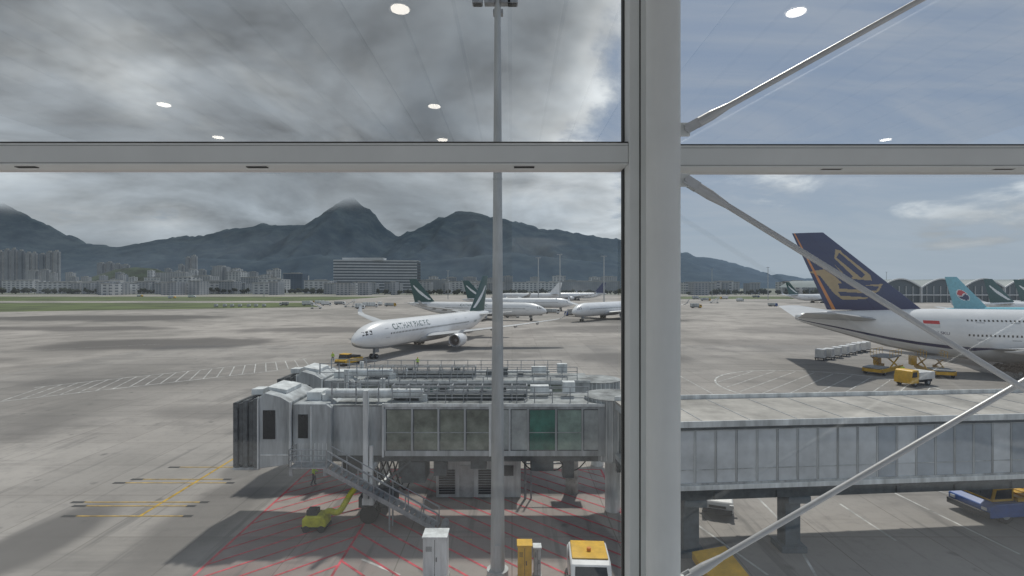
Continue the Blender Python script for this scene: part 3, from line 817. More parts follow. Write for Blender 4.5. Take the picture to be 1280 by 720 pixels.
    p.box(xa+2.4,xa+3.3,Yf+.8,Yf+2.2,zt+.13,zt+.62)
    for k,(a,l,hh) in enumerate(((x_end-4.5,1.2,.5),(x_end-2.4,.8,.75))): p.box(a,a+l,Yf+1.9,Yf+2.5,zt+.32,zt+hh+.3)
    p.done(smooth=True,angle=35)
    dx=xs-.9
    p=G.part('lift_column',M['bridgew'])
    for yy in (Yf-.45,Yb+.45):
        p.box(dx-.28,dx+.02,yy-.16,yy+.16,1.6,zt+1.0); p.box(dx+.1,dx+.3,yy-.12,yy+.12,1.2,zb+.8)
    p.box(dx-.3,dx+.32,Yf-.6,Yb+.6,zb-.75,zb-.45); p.box(dx-.35,dx+.35,Yf-.55,Yb+.55,1.2,1.6)
    p.done(bevel=.02)
    p=G.part('drive_bogie',M['bridged']); q=G.part('drive_wheels',M['rubber'])
    p.box(dx-.9,dx+.9,Yf+.6,Yb-.6,.55,1.2); p.box(dx-.4,dx+.4,Yf-.3,Yb+.3,.9,1.25)
    for k in range(6): p.tube((dx-.6+k*.22,Yf+.5,1.2),(dx-.5+k*.2,Yf+.6,zb-.4),.035,seg=6)
    p.box(dx+.5,dx+1.5,Yf+.2,Yf+1.3,.9,1.9); p.box(dx+1.6,dx+2.6,Yf+.6,Yf+1.6,zb-1.5,zb-.45)
    p.box(dx-1.6,dx-.7,Yf+.8,Yf+2.0,zb-1.3,zb-.45); p.beam((dx-.3,Yf-.2,1.4),(dx+2.4,Yf+.4,zb-.4),.14,.14); p.beam((dx+.3,Yb,1.4),(dx-2.2,Yb-.3,zb-.4),.14,.14)
    for yy in (Yf-.2,Yf+.35,Yb-.35,Yb+.2): q.tube((dx,yy-.18,.55),(dx,yy+.18,.55),.55,seg=20)
    p.done(bevel=.02); q.done()
    RR=1.75
    p=G.part('rotunda',M['bridge']); p.tube((x_end+.8,Yf+W/2,zb-.4),(x_end+.8,Yf+W/2,zt+rot_top),RR,seg=32); p.done(smooth=True,angle=35)
    p=G.part('rotunda_ribs',M['bridgew'])
    for i in range(32):
        t=2*math.pi*i/32; p.tube((x_end+.8+(RR+.03)*math.cos(t),Yf+W/2+(RR+.03)*math.sin(t),zb-.3),(x_end+.8+(RR+.03)*math.cos(t),Yf+W/2+(RR+.03)*math.sin(t),zt+rot_top-.05),.04,seg=6)
    p.tube((x_end+.8,Yf+W/2,0),(x_end+.8,Yf+W/2,zb-.4),.5,seg=20)
    p.done()
    p=G.part('rotunda_roof',M['roof']); p.tube((x_end+.8,Yf+W/2,zt+rot_top),(x_end+.8,Yf+W/2,zt+rot_top+.1),RR+.1,RR*.8,seg=32); p.done()
    return G,xa,xs,dx
s=650/32.0
X=lambda px: (px-640)/s
wins1=[(X(481),X(515),'b'),(X(515),X(548),'b'),(X(548),X(581),'b'),(X(581),X(614),'b'),(X(614),X(637),'l'),(X(637),X(660),'l'),(X(660),X(695),'g'),(X(695),X(728),'s'),(X(728),X(749),'l')]
G1_,xa1,xs1,dx1=jetbridge(32,X(297),X(756),7.15,4.0,wins1,.3)
s=650/40.5
wins2=[(X(452)+i*1.75,X(452)+(i+1)*1.75,'bbsgbglb'[i%8]) for i in range(9)]
G2_,xa2,xs2,dx2=jetbridge(40.5,X(350),X(738),7.05,4.0,wins2,-.1)
p=G1_.part('service_stairs',M['galv'])
Ys0,Ys1=30.55,31.4
p.box(-13.1,-10.9,Ys0,31.68,3.72,3.8)
p.box(-13.1,-12.9,Ys0,Ys0+.1,3.3,3.72); p.box(-11.1,-10.9,Ys0,Ys0+.1,3.3,3.72)
xA,zA,xB,zB=-10.9,3.75,-4.4,.1
for yy in (Ys0,Ys1):
    p.beam((xA,yy,zA-.1),(xB,yy,zB),.06,.26)
ns=20
for i in range(1,ns+1):
    t=i/(ns+1); xx=xA+(xB-xA)*t; zz=zA+(zB-zA)*t; p.box(xx-.15,xx+.15,Ys0+.04,Ys1-.04,zz-.02,zz+.03)
for yy in (Ys0,Ys1):
    for hgt in (.55,1.05): p.tube((xA,yy,zA+hgt),(xB,yy,zB+hgt),.034,seg=6)
    for i in range(8):
        t=i/7; xx=xA+(xB-xA)*t; zz=zA+(zB-zA)*t; p.tube((xx,yy,zz),(xx,yy,zz+1.05),.034,seg=6)
rails(p,[(-13.1,31.6,3.8),(-13.1,Ys0,3.8),(-10.9,Ys0,3.8)],1.05,.7,.03)
for xx in (-7.2,): p.tube((xx,Ys0,0),(xx,Ys0,zA+(zB-zA)*(xx-xA)/(xB-xA)),.05); p.tube((xx,Ys1,0),(xx,Ys1,zA+(zB-zA)*(xx-xA)/(xB-xA)),.05)
p.tube((xB+.4,Ys0,.25),(xB+.4,Ys1,.25),.22,seg=14)
p.done()
p=G1_.part('hanging_cables',M['rubber'])
for k in range(6):
    x0_=-9.4+k*.35; pts=[(x0_+t*1.6/8,32.6+.1*k,3.7-2.0*math.sin(math.pi*t/8)*(.6+.1*k)) for t in range(9)]; p.path(pts,.05,6)
for k in range(3):
    x0_=.5+k*1.2; pts=[(x0_+t*1.9/8,32.9,3.6-.8*math.sin(math.pi*t/8)) for t in range(9)]; p.path(pts,.04,6)
p.done()
p=G1_.part('equipment_boxes',M['bridged'])
p.box(-6.9,-5.4,32.4,34.2,2.2,3.5); p.box(-4.9,-4.1,32.5,33.4,2.6,3.5); p.box(1.2,2.6,32.5,34.2,2.9,3.55); p.box(-2.6,-1.6,32.6,33.6,3.0,3.55); p.box(3.2,3.9,32.7,33.6,2.4,3.55); p.done(bevel=.02)

G=Group('service_building',(-2,36,0))
p=G.part('walls',M['bridgew']); p.box(-5.2,.6,35.6,39.2,0,2.75); p.done(bevel=.02)
p=G.part('roof_slab',M['conc']); p.box(-5.4,.8,35.4,39.4,2.752,2.95); p.done(bevel=.01)
p=G.part('louvres',M['dark'])
for a,b in ((-5.0,-3.9),(-2.3,-1.1)):
    for k in range(10): p.box(a,b,35.54,35.595,.25+k*.17,.37+k*.17)
p.box(-.6,.1,35.54,35.597,1.5,2.2)
p.done()
p=G.part('doors',M['concw']); p.box(-3.6,-2.6,35.55,35.597,.05,2.2); p.done(bevel=.01)
p=G.part('pipes',M['galv']); p.tube((.9,35.4,0),(.9,35.4,3.5),.09); p.tube((1.3,35.4,0),(1.3,35.4,3.5),.06); p.tube((.9,35.4,2.4),(4,35.4,2.4),.06); p.done()
G=Group('bridge_support_column',(4,36,0))
p=G.part('columns',M['conc']); p.tube((4.2,36.5,0),(4.2,36.5,3.6),.45,seg=20); p.tube((-7.5,42,0),(-7.5,42,3.6),.4,seg=20); p.box(3.2,5.2,36,37,3.4,3.58); p.done(smooth=True,angle=35)

G=Group('fixed_walkway',(20,29,0))
ca=Vector((7.2,26.7,0)); cb=Vector((36,29.25,0)); cd=(cb-ca).normalized(); cn=Vector((-cd.y,cd.x,0)); CL=(cb-ca).length
def cbx(pt,u0,u1,v0,v1,z0,z1):
    vs=[]
    for z_ in (z0,z1):
        for (uu,vv) in ((u0,v0),(u1,v0),(u1,v1),(u0,v1)):
            c=ca+cd*uu+cn*vv; vs.append(pt.bm.verts.new((c.x,c.y,z_)))
    for q_ in [(3,2,1,0),(4,5,6,7),(0,1,5,4),(1,2,6,5),(2,3,7,6),(3,0,4,7)]: pt._f([vs[i] for i in q_])
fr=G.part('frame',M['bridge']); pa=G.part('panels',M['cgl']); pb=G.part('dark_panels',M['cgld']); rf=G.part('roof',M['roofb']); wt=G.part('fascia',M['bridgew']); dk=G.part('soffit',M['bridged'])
cbx(rf,-.5,CL,-.12,5.0,7.36,7.5); cbx(wt,-.5,CL,-.2,-.125,7.2,7.52); cbx(wt,-.5,CL,5.0,5.1,7.3,7.75)
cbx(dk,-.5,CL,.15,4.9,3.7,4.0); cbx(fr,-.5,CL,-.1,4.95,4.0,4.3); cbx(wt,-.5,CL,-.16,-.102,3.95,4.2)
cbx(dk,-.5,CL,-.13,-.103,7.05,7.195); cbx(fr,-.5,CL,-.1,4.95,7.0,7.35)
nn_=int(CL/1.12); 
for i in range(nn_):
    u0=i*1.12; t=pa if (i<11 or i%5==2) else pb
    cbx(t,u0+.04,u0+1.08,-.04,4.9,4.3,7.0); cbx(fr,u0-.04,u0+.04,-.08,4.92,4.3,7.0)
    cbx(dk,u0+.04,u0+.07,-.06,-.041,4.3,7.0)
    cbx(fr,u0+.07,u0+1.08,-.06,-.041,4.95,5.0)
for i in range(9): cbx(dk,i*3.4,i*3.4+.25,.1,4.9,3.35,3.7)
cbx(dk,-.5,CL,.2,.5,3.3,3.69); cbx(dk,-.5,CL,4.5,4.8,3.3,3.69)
for o in (fr,wt): o.done(bevel=.01)
for o in (pa,pb,rf,dk): o.done()
p=G.part('support_piers',mat('pier_paint',(.12,.15,.17),.6,var=.3,scale=1))
for xx in (9.6,15.3): 
    u0=(xx-ca.x)/cd.x; c=ca+cd*u0
    p.box(xx-.42,xx+.42,c.y+.9,c.y+1.8,0,3.0); p.box(xx-.6,xx+.6,c.y+.2,c.y+4,2.9,3.29); p.box(xx-.7,xx+.7,c.y+.7,c.y+2.0,0,.35)
p.done(bevel=.04)
p=G.part('roof_seams',M['galv'])
for i in range(1,12): cbx(p,i*2.6,i*2.6+.05,.0,4.95,7.5,7.52)
p.done()

# ------------------------------------------------------------ small street kit
def cabinet(name,x,y,wd,dp,h,mk):
    G=Group(name,(x,y,0)); p=G.part('housing',M[mk]); p.box(x-wd/2,x+wd/2,y,y+dp,.15,h); p.done(bevel=.03)
    p=G.part('plinth',M['conc']); p.box(x-wd/2-.05,x+wd/2+.05,y-.05,y+dp+.05,0,.148); p.done()
    p=G.part('top_cap',M['bridgew'] if mk!='yellow' else M[mk]); p.box(x-wd/2-.04,x+wd/2+.04,y-.04,y+dp+.04,h+.002,h+.07); p.done(bevel=.01)
    p=G.part('door_gap',M['dark']); p.box(x-.01,x+.01,y-.004,y-.001,.2,h-.08); p.box(x+.06,x+.1,y-.03,y-.001,h*.5,h*.5+.2)
    for k in range(5): p.box(x-wd*.38,x-wd*.12,y-.006,y-.001,h*.72+k*.05,h*.72+k*.05+.02)
    p.done()
cabinet('electrical_cabinet',-3.75,25.2,1.15,.9,2.25,'bridgew')
cabinet('fuel_cabinet',.62,25.3,.68,.6,1.8,'yellow')
cabinet('electrical_cabinet',1.25,25.7,.35,.4,1.5,'concw')

G=Group('air_hose_cart',(-11.6,30.8,0))
p=G.part('cart_body',M['lime']); p.prism([(-12.35,.3),(-12.35,.75),(-12.1,.95),(-11.1,.95),(-10.95,.6),(-10.95,.3)],30.5,31.5); p.done(bevel=.06)
p=G.part('chassis',M['dark']); p.box(-12.4,-10.9,30.55,31.45,.2,.3); p.box(-12.1,-11.5,30.6,31.2,.96,1.25)
for xx in (-12.1,-11.2):
    for yy in (30.45,31.45): p.tube((xx,yy,.2),(xx,yy+.12,.2),.2,seg=14)
p.done()
p=G.part('hose',M['lime'])
pts=[]
for i in range(64):
    t=i/63; pts.append((-11.2+1.9*t,31.1-.35*math.sin(t*3),.9+.15*math.sin(t*9)+1.5*t*t))
for i,(a,b) in enumerate(zip(pts[:-1],pts[1:])): p.tube(a,b,.18 if i%2 else .14,seg=10)
p.done(smooth=True,angle=50)

# ------------------------------------------------------------ vehicles
def wheels(G,xs,wd,r,th=.22):
    p=G.part('wheels',M['rubber']); h=G.part('hubs',M['galv'])
    for xx in xs:
        for sg in (-1,1):
            y0=sg*(wd/2-.02); y1=sg*(wd/2-th)
            p.tube((xx,y0,r),(xx,y1,r),r,seg=20); h.tube((xx,y0+sg*.012,r),(xx,y1,r),r*.5,seg=14)
    p.done(smooth=True,angle=40); h.done()
def van(name,loc,rz,body,roof,pickup=False):
    G=Group(name,(loc[0],loc[1],0),rz,local=True); W=1.85
    if pickup: prof=[(2.35,.35),(2.4,.75),(2.2,1.02),(1.6,1.15),(.95,1.85),(.7,1.95),(-1.0,1.95),(-1.2,1.7),(-1.3,1.15),(-2.4,1.15),(-2.45,.4)]; rb=-.98
    else: prof=[(2.35,.35),(2.4,.75),(2.2,1.02),(1.6,1.15),(.95,1.85),(.7,1.95),(-2.2,1.95),(-2.35,1.6),(-2.4,.4)]; rb=-2.15
    p=G.part('body',M[body]); p.prism(prof,-W/2,W/2); p.done(bevel=.09)
    p=G.part('roof_panel',M[roof]); p.box(rb,.68,-W/2+.1,W/2-.1,1.952,2.02); p.done(bevel=.03)
    p=G.part('windows',M['dkglass'])
    def lp(a,b,c,d_): p.poly([a,b,c,d_])
    o=.012
    lp((1.57+o,-W/2+.16,1.2),(1.57+o,W/2-.16,1.2),(1.02+o,W/2-.22,1.8),(1.02+o,-W/2+.22,1.8))
    for sg in (-1,1):
        yy=sg*(W/2+.006)
        for a,b in ((.1,1.15),(-1.05,0)) if pickup else ((.1,1.15),(-1.05,0),(-2.1,-1.15)): lp((b,yy,1.15),(a,yy,1.15),(a,yy,1.72),(min(b,.85 if b>1 else b),yy,1.72))
    if not pickup: lp((-2.36,-.75,1.15),(-2.36,.75,1.15),(-2.33,.7,1.6),(-2.33,-.7,1.6))
    p.done()
    p=G.part('bumpers_and_grille',M['dark']); p.box(2.38,2.46,-.85,.85,.32,.6); p.box(2.39,2.43,-.5,.5,.66,.82); p.box(-2.46,-2.38,-.85,.85,.35,.6)
    for sg in (-1,1): p.box(1.05,1.2,sg*1.02-.1,sg*1.02+.1,1.2,1.42)
    if pickup: p.box(-2.3,-1.4,-.75,.75,1.152,1.17)
    p.beam((1.6,-.5,1.19),(1.3,.05,1.56),.03,.03); p.beam((1.6,.1,1.19),(1.3,.6,1.56),.03,.03)
    p.done(bevel=.02 if not pickup else 0)
    p=G.part('lamps',M['vwhite']); 
    for sg in (-1,1): p.box(2.25,2.41,sg*.82-.12,sg*.82+.12,.72,.92)
    p.done(bevel=.02)
    p=G.part('beacon',M['orange']); p.tube((0,0,2.0),(0,0,2.16),.1,seg=14); p.done()
    wheels(G,(1.5,-1.45),W,.33)
van('pickup_truck',(3.62,24.5),math.radians(-93),'vwhite','yellow',True)
van('crew_van',(13.6,34.6),math.radians(250),'vwhite','bridged')
def lorry(name,loc,rz,cab='vwhite',box='bridgew',L=7,hb=2.9):
    G=Group(name,(loc[0],loc[1],0),rz,local=True); W=2.4
    p=G.part('cab',M[cab]); p.prism([(L/2,.45),(L/2,1.3),(L/2-.25,2.2),(L/2-.5,2.35),(L/2-1.7,2.35),(L/2-1.7,.45)],-W/2,W/2); p.done(bevel=.08)
    p=G.part('cargo_box',M[box]); p.box(-L/2,L/2-1.8,-W/2,W/2,.95,hb); p.done(bevel=.04)
    p=G.part('chassis',M['dark']); p.box(-L/2,L/2-.3,-.8,.8,.5,.94); p.done()
    p=G.part('windows',M['dkglass']); p.poly([(L/2-.02,-1.05,1.35),(L/2-.02,1.05,1.35),(L/2-.24,1,2.12),(L/2-.24,-1,2.12)])
    for sg in (-1,1): yy=sg*(W/2+.01); p.poly([(L/2-.2,yy,1.35),(L/2-1.3,yy,1.35),(L/2-1.3,yy,2.1),(L/2-.4,yy,2.1)])
    p.done(); wheels(G,(L/2-1,-L/2+1.4),W,.48,.3)
G=Group('aircraft_tug',(32.0,33.2,0),math.radians(187),local=True)
p=G.part('body',M['blue']); p.prism([(3.2,.35),(3.25,1.0),(2.8,1.22),(-2.9,1.25),(-3.1,1.1),(-3.1,.35)],-1.35,1.35); p.done(bevel=.08)
p=G.part('deck',M['yellow']); p.box(-2.9,1.2,-1.25,1.25,1.252,1.5); p.prism([(1.25,1.24),(1.25,2.0),(1.45,2.1),(2.5,2.05),(2.75,1.3),(2.75,1.24)],-1.05,1.05)
for k in range(6): p.box(-2.7+k*.65,-2.62+k*.65,-1.2,1.2,1.5,1.56)
p.done(bevel=.04)
p=G.part('cab_windows',M['dkglass']); p.poly([(2.53,-.9,1.98),(2.53,.9,1.98),(2.77,.95,1.36),(2.77,-.95,1.36)])
for sg in (-1,1): p.poly([(1.4,sg*1.06,1.4),(2.6,sg*1.06,1.4),(2.45,sg*1.06,1.95),(1.4,sg*1.06,1.98)])
p.done()
p=G.part('bumper',M['dark']); p.box(3.2,3.4,-1.3,1.3,.35,.7); p.box(-2.6,-1.2,-.8,.8,1.57,1.85); p.done(bevel=.03)
p=G.part('headlamps',M['vwhite'])
for sg in (-1,1): p.box(3.22,3.3,sg*1-.15,sg*1+.15,.78,.95)
p.done(); wheels(G,(2.1,-2.0),2.7,.5,.35)
G=Group('yellow_loader',(10.1,26.3,0))
p=G.part('deck',M['yellow']); p.prism([(9.2,.5),(9.2,.9),(10.9,1.2),(10.9,.8)],23.6,26.6); p.done(bevel=.03)
p=G.part('frame',M['dark']); p.box(9.3,10.8,23.8,26.4,.3,.5)
for xx in (9.5,10.6):
    for yy in (24.0,26.0): p.tube((xx-.1,yy,.28),(xx+.1,yy,.28),.28,seg=14)
p.done()

def tug(name,loc,rz,mk='yellow'):
    G=Group(name,(loc[0],loc[1],0),rz,local=True)
    p=G.part('body',M[mk]); p.prism([(2.6,.4),(2.6,1.0),(2.1,1.2),(.9,1.25),(-2.5,1.15),(-2.6,.4)],-1.2,1.2); p.done(bevel=.07)
    p=G.part('cab',M['dkglass']); p.prism([(2.0,1.2),(1.7,1.95),(.5,1.95),(.3,1.24)],-.9,.9); p.done(bevel=.05)
    p=G.part('cab_roof',M[mk]); p.box(.4,1.8,-.95,.95,1.955,2.05); p.done()
    p=G.part('engine_cover',M['dark']); p.box(-2.2,-.4,-.9,.9,1.16,1.5); p.done(bevel=.04)
    p=G.part('tow_bar',M['dark']); p.tube((-2.6,0,.5),(-6,0,.6),.07); p.box(2.6,2.75,-1.1,1.1,.4,.7); p.done(); wheels(G,(1.7,-1.6),2.4,.5,.35)
tg=PC+hv*32
tug('pushback_tug',(tg.x,tg.y),math.atan2(hv.y,hv.x))
def loader(name,loc,rz):
    G=Group(name,(loc[0],loc[1],0),rz,local=True)
    p=G.part('chassis',M['yellow']); p.box(-4,4,-1.5,-1.1,.5,1.1); p.box(-4,4,1.1,1.5,.5,1.1); p.box(-4,-3.4,-1.5,1.5,.5,1.0); p.box(2.5,4,1.55,2.3,1.0,2.6); p.done(bevel=.04)
    p=G.part('platform',M['galv']); p.box(-1,3.9,-1.4,1.4,2.6,2.85); p.box(-4,-1.2,-1.4,1.4,1.1,1.3); p.done(bevel=.03)
    p=G.part('scissor_arms',M['yellow'])
    for yy in (-1.2,1.2): p.beam((-.6,yy,.9),(3.4,yy,2.6),.12,.2); p.beam((3.4,yy+.15,.9),(-.6,yy+.15,2.6),.12,.2)
    rails(p,[(-1,-1.4,2.85),(3.9,-1.4,2.85)],1.0,1.2,.03,1); rails(p,[(-1,1.4,2.85),(3.9,1.4,2.85)],1.0,1.2,.03,1); p.done()
    wheels(G,(-3,2.6),3.0,.45,.3)
loader('cargo_loader',gp(1103,466),math.radians(35)); loader('cargo_loader',gp(1168,468),math.radians(70))
lorry('service_truck',gp(1143,481),math.radians(200),'yellow','vwhite',5.2,2.0)
def dolly(loc,rz):
    G=Group('container_dolly',(loc[0],loc[1],0),rz,local=True)
    p=G.part('container',M['vwhite']); p.prism([(-1.0,.55),(-1.0,2.15),(1.0,2.15),(1.0,.95),(.7,.55)],-.78,.78); p.done(bevel=.03)
    p=G.part('curtain',M['bellygrey']); p.box(-.8,.8,-.79,-.785,.8,2.0); p.done()
    p=G.part('trailer',M['dark']); p.box(-1.1,1.1,-.8,.8,.38,.53); p.tube((1.1,0,.4),(2.0,0,.35),.04)
    for xx in (-.8,.8):
        for yy in (-.75,.65): p.tube((xx,yy,.2),(xx,yy+.1,.2),.2,seg=10)
    p.done()
random.seed(4)
for px,pyb in ((1026,450),(1036,449),(1046,447),(1055,445),(1063,443),(1070,441),(1077,440),(1083,439)): dolly(gp(px,pyb),math.radians(50+random.uniform(-10,10)))
random.seed(5)
for px,pyb in ((270,384),(281,384),(290,384),(300,384),(311,384),(320,384),(330,384)): dolly(gp(px,pyb),math.radians(random.uniform(-5,5)))
for px,pyb,r_,L_ in ((385,382,5,8),(398,380,170,9),(408,382,20,7),(425,381,0,8),(355,382,175,6),(463,384,10,10),(475,382,90,7),(450,386,0,6),(488,383,15,8),(640,397,10,7),(690,392,0,8),(715,395,160,7),(735,392,90,7),(870,374,10,8),(882,376,0,9),(905,374,170,8),(925,377,20,7),(870,385,0,7),(945,372,0,8),(966,383,0,6),(1000,374,10,9),(1040,372,0,9),(1070,374,5,8),(240,372,0,9),(215,373,0,8),(175,371,0,7),(650,372,0,8),(740,371,0,9),(1090,378,0,9)):
    lorry('service_truck',gp(px,pyb),math.radians(r_+random.uniform(-5,5)),random.choice(['vwhite','vwhite','blue','yellow']),random.choice(['vwhite','bridgew','bridge','galv']),L_,random.uniform(2.4,3.6))
def airstairs(loc,rz):
    G=Group('passenger_stairs',(loc[0],loc[1],0),rz,local=True)
    p=G.part('flight',M['vwhite']); p.beam((-3.5,-.8,.6),(2.5,-.8,4.2),.1,.4); p.beam((-3.5,.8,.6),(2.5,.8,4.2),.1,.4); p.box(2.5,4,-.9,.9,4.1,4.3)
    for i in range(18): t=i/18; p.box(-3.4+6*t,-3.1+6*t,-.75,.75,.6+3.6*t,.65+3.6*t)
    rails(p,[(2.5,-.85,4.3),(4,-.85,4.3)],1.1,.7,.03); rails(p,[(2.5,.85,4.3),(4,.85,4.3)],1.1,.7,.03); p.done()
    p=G.part('base',M['bridge']); p.box(-3.6,3.6,-1,1,.4,.62); p.beam((2,-.7,.6),(3.2,-.7,4.1),.15,.15); p.beam((2,.7,.6),(3.2,.7,4.1),.15,.15); p.done(); wheels(G,(-2.6,2.4),2.0,.4)
for px,pyb,r_ in ((437,384,0),(670,394,150),(893,379,0),(395,386,180)): airstairs(gp(px,pyb),math.radians(r_))

# ------------------------------------------------------------ people
def person(loc,z0,rz,stride=.12,arm=.25):
    G=Group('ground_worker',(loc[0],loc[1],z0),rz,local=True)
    V=[((0,0,.98),.15),((0,0,1.2),.14),((0,0,1.42),.15),((0,0,1.53),.07),((0,0,1.60),.06),
       ((0,.2,1.43),.075),((.05,.27,1.15),.055),((arm,.24,.95),.045),((arm+.08,.23,.88),.045),
       ((0,-.2,1.43),.075),((-.05,-.27,1.15),.055),((-.02+arm*.3,-.28,.9),.045),((arm*.3+.02,-.28,.8),.045),
       ((0,.1,.92),.1),((stride,.11,.5),.07),((stride*.6,.11,.08),.05),((stride*.6+.16,.12,.04),.04),
       ((0,-.1,.92),.1),((-stride*.3,-.11,.5),.07),((-stride*1.6,-.11,.1),.05),((-stride*1.6+.16,-.12,.04),.04)]
    E=[(0,1),(1,2),(2,3),(3,4),(2,5),(5,6),(6,7),(7,8),(2,9),(9,10),(10,11),(11,12),(0,13),(13,14),(14,15),(15,16),(0,17),(17,18),(18,19),(19,20)]
    me=bpy.data.meshes.new('b'); me.from_pydata([v[0] for v in V],E,[]); o=bpy.data.objects.new('b',me); scene.collection.objects.link(o)
    o.modifiers.new('s','SKIN'); o.modifiers.new('ss','SUBSURF').levels=1
    for i,v in enumerate(V): me.skin_vertices[0].data[i].radius=(v[1],v[1])
    me.skin_vertices[0].data[0].use_root=True
    dg=bpy.context.evaluated_depsgraph_get(); m2=bpy.data.meshes.new_from_object(o.evaluated_get(dg)); bpy.data.objects.remove(o)
    m2.materials.clear()
    for k in ('trouser','vest','skin'): m2.materials.append(M[k])
    for f in m2.polygons:
        c=f.center; f.use_smooth=True
        f.material_index=0 if c.z<.93 and abs(c.y)<.21 else (2 if c.z>1.52 or (abs(c.y)>.2 and c.z<.92) else 1)
    b=bpy.data.objects.new('body',m2); scene.collection.objects.link(b); G.adopt(b)
    p=G.part('head',M['skin']); bmesh.ops.create_uvsphere(p.bm,u_segments=14,v_segments=10,radius=.105,matrix=Matrix.Translation((.01,0,1.67))@Matrix.Diagonal((1,.82,1.2,1)))
    bmesh.ops.create_cone(p.bm,segments=6,radius1=.02,radius2=.006,depth=.04,cap_ends=True,matrix=Matrix.Translation((.12,0,1.66))@Matrix.Rotation(math.pi/2,4,'Y'))
    p.done(smooth=True)
    p=G.part('helmet',M['yellow']); bmesh.ops.create_uvsphere(p.bm,u_segments=14,v_segments=8,radius=.125,matrix=Matrix.Translation((0,0,1.72))@Matrix.Diagonal((1,.9,.75,1))); p.done(smooth=True)
person(gp(416,452),0,2.2)
person(gp(1128,470),0,1.0)
person(gp(522,459),0,-1.5,.05)
person((gp(392,607)),0,.4)

# ------------------------------------------------------------ terminal interior: window wall
ZF=12.9; ZC=17.5; YG=2.64
fx0,fx1=.565,.80
G=Group('window_frame',(.68,2.6,15))
p=G.part('mullion',M['frame']); p.box(fx0,fx1,2.50,2.70,ZF,ZC); p.done(bevel=.004)
zt_,zb_=H+(HY-178.5)/F*2.52, H+(HY-205.5)/F*2.52
gg_=mat('groove_grey',(.3,.3,.3),.5)
for nm,xa_,xb_,dz in (('transom',-6,fx0-.001,.0),('transom',fx1+.001,7,-.012)):
    p=G.part(nm,M['frame']); p.box(xa_,xb_,2.52,2.70,zb_+dz,zt_+dz); p.done(bevel=.004)
    p=G.part('transom_cap',M['seal']); p.box(xa_,xb_,2.528,2.69,zt_+dz+.0005,zt_+dz+.008); p.done()
    p=G.part('transom_groove',gg_); p.box(xa_,xb_,2.5185,2.5195,zb_+dz+.006,zb_+dz+.009); p.box(xa_,xb_,2.5185,2.5195,zt_+dz-.014,zt_+dz-.012); p.done()
p=G.part('drain_slots',M['seal'])
for px in (40,325,655,1035,1248):
    xx=(px-640)/F*2.6; p.box(xx-.05,xx+.05,2.56,2.585,zb_-.0125 if px>800 else zb_-.004,zb_-.0005 if px<800 else zb_-.0121)
for xx in (fx0-.003,fx1+.003): p.box(xx-.0025,xx+.0025,2.61,2.665,ZF,ZC)
p.box(.612,.618,2.4985,2.4995,ZF,ZC)
p.done()
for i,xx in enumerate((-4.3,5.6)):
    q=G.part('mullion',M['frame']); q.box(xx-.1,xx+.1,2.50,2.70,ZF,ZC); q.done(bevel=.004)
G=Group('steel_column',(.683,2.35,15))
p=G.part('tube',M['frame']); p.tube((.686,2.36,ZF),(.686,2.36,ZC),.0755,seg=64); p.done(smooth=True,angle=40)
p=G.part('brackets',M['frame'])
for zz in (15.12,13.4,16.8): p.box(.66,.71,2.42,2.52,zz-.05,zz+.05)
p.done(bevel=.004)
def P3(px,py,Y): return ((px-640)/F*Y,Y,H-(py-HY)/F*Y)
def rod(A,B,Y,r=.0135):
    G=Group('tension_rod',P3(*A,Y))
    a=Vector(P3(*A,Y));b=Vector(P3(*B,Y)); d=(b-a).normalized()
    p=G.part('rod',M['rod']); p.tube(a+d*.2,b,r,seg=20); p.done(smooth=True,angle=40)
    p=G.part('fork_end',M['rod']); p.tube(a+d*.06,a+d*.13,r*1.7,r*1.7,seg=20); p.tube(a+d*.13,a+d*.22,r*1.7,r*1.05,seg=20)
    s_=Vector((0,1,0))*.016
    p.beam(a+s_-d*.005,a+s_+d*.065,.008,.04); p.beam(a-s_-d*.005,a-s_+d*.065,.008,.04)
    p.tube(a+Vector((0,-.026,0)),a+Vector((0,.026,0)),.011,seg=14); p.done(smooth=True,angle=30)
    p=G.part('lug_plate',M['frame']); p.box(.74,a.x+.018,Y-.008,Y+.008,a.z-.03,a.z+.03); p.done(bevel=.002)
rod((857,162),(1500,-193),2.36)
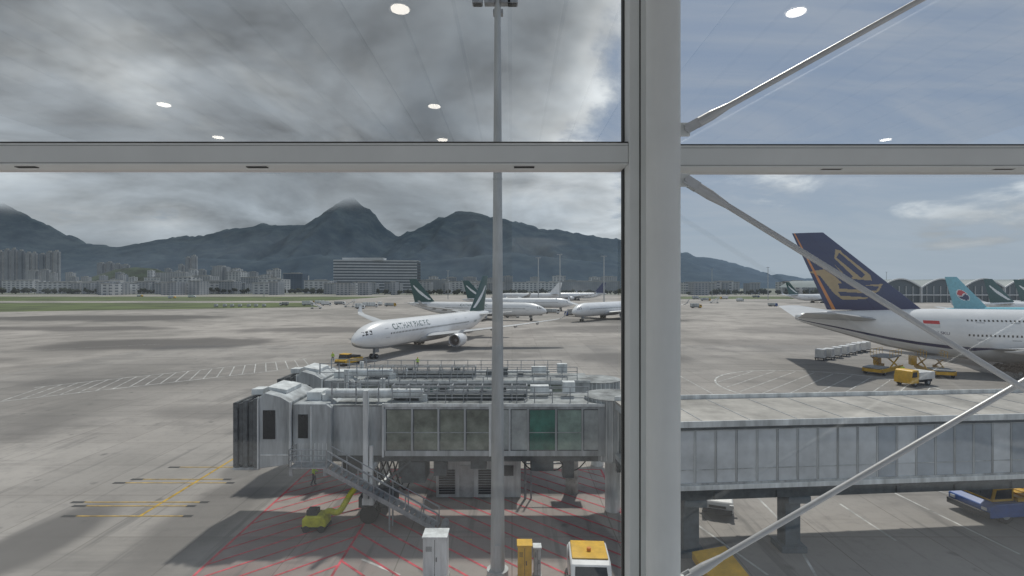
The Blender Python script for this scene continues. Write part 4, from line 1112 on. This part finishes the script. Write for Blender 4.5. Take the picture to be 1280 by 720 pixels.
rod((857,225),(1400,560),2.36)
rod((850,727),(1500,348),2.41)
gm=bpy.data.materials.new('window_glass'); gm.use_nodes=True; nt=gm.node_tree; n=N(nt)
nt.nodes.remove(nt.nodes['Principled BSDF'])
tr=nt.nodes.new('ShaderNodeBsdfTransparent'); tr.inputs[0].default_value=(.96,.985,.98,1)
gl=nt.nodes.new('ShaderNodeBsdfGlossy'); gl.inputs['Roughness'].default_value=0.0
fr=nt.nodes.new('ShaderNodeFresnel'); fr.inputs[0].default_value=1.55
mx=nt.nodes.new('ShaderNodeMixShader'); nt.links.new(n.m('MULTIPLY',fr.outputs[0],2.5,clamp=True),mx.inputs[0]); nt.links.new(tr.outputs[0],mx.inputs[1]); nt.links.new(gl.outputs[0],mx.inputs[2])
nt.links.new(mx.outputs[0],nt.nodes['Material Output'].inputs['Surface'])
for xa_,xb_ in ((-4.2,fx0),(fx1,5.5)):
    for za_,zb2 in ((ZF,zb_-.013),(zt_+.009,ZC)):
        p=Part(None,'window_pane',gm); p.poly([(xa_,YG,za_),(xb_,YG,za_),(xb_,YG,zb2),(xa_,YG,zb2)]); p.done()
YB=-8.5
G=Group('ceiling',(0,-4,ZC))
p=G.part('panels',M['ceil'])
xx=-9
while xx<9: p.box(xx,xx+.55,YB,2.7,ZC,ZC+.05); xx+=.6
p.done()
p=G.part('plenum',M['dark']); p.box(-9.2,9.2,YB-.2,2.72,ZC+.06,ZC+.3); p.done()
p=G.part('downlights',M['lamp']); t=G.part('downlight_trims',M['vwhite'])
for px,py in ((500,10),(543,132),(553,174),(205,130),(273,171),(995,14),(1107,174)):
    D=3.0*F/(HY-py); X_=(px-640)/F*D; Yr_=2*YG-D
    t.tube((X_,Yr_,ZC-.001),(X_,Yr_,ZC-.01),.125,seg=32); p.tube((X_,Yr_,ZC-.0105),(X_,Yr_,ZC-.02),.10,seg=32)
p.done(); t.done()
p=Part(None,'floor',M['floor']); p.box(-9.2,9.2,YB-.2,2.72,ZF-.3,ZF); p.done()
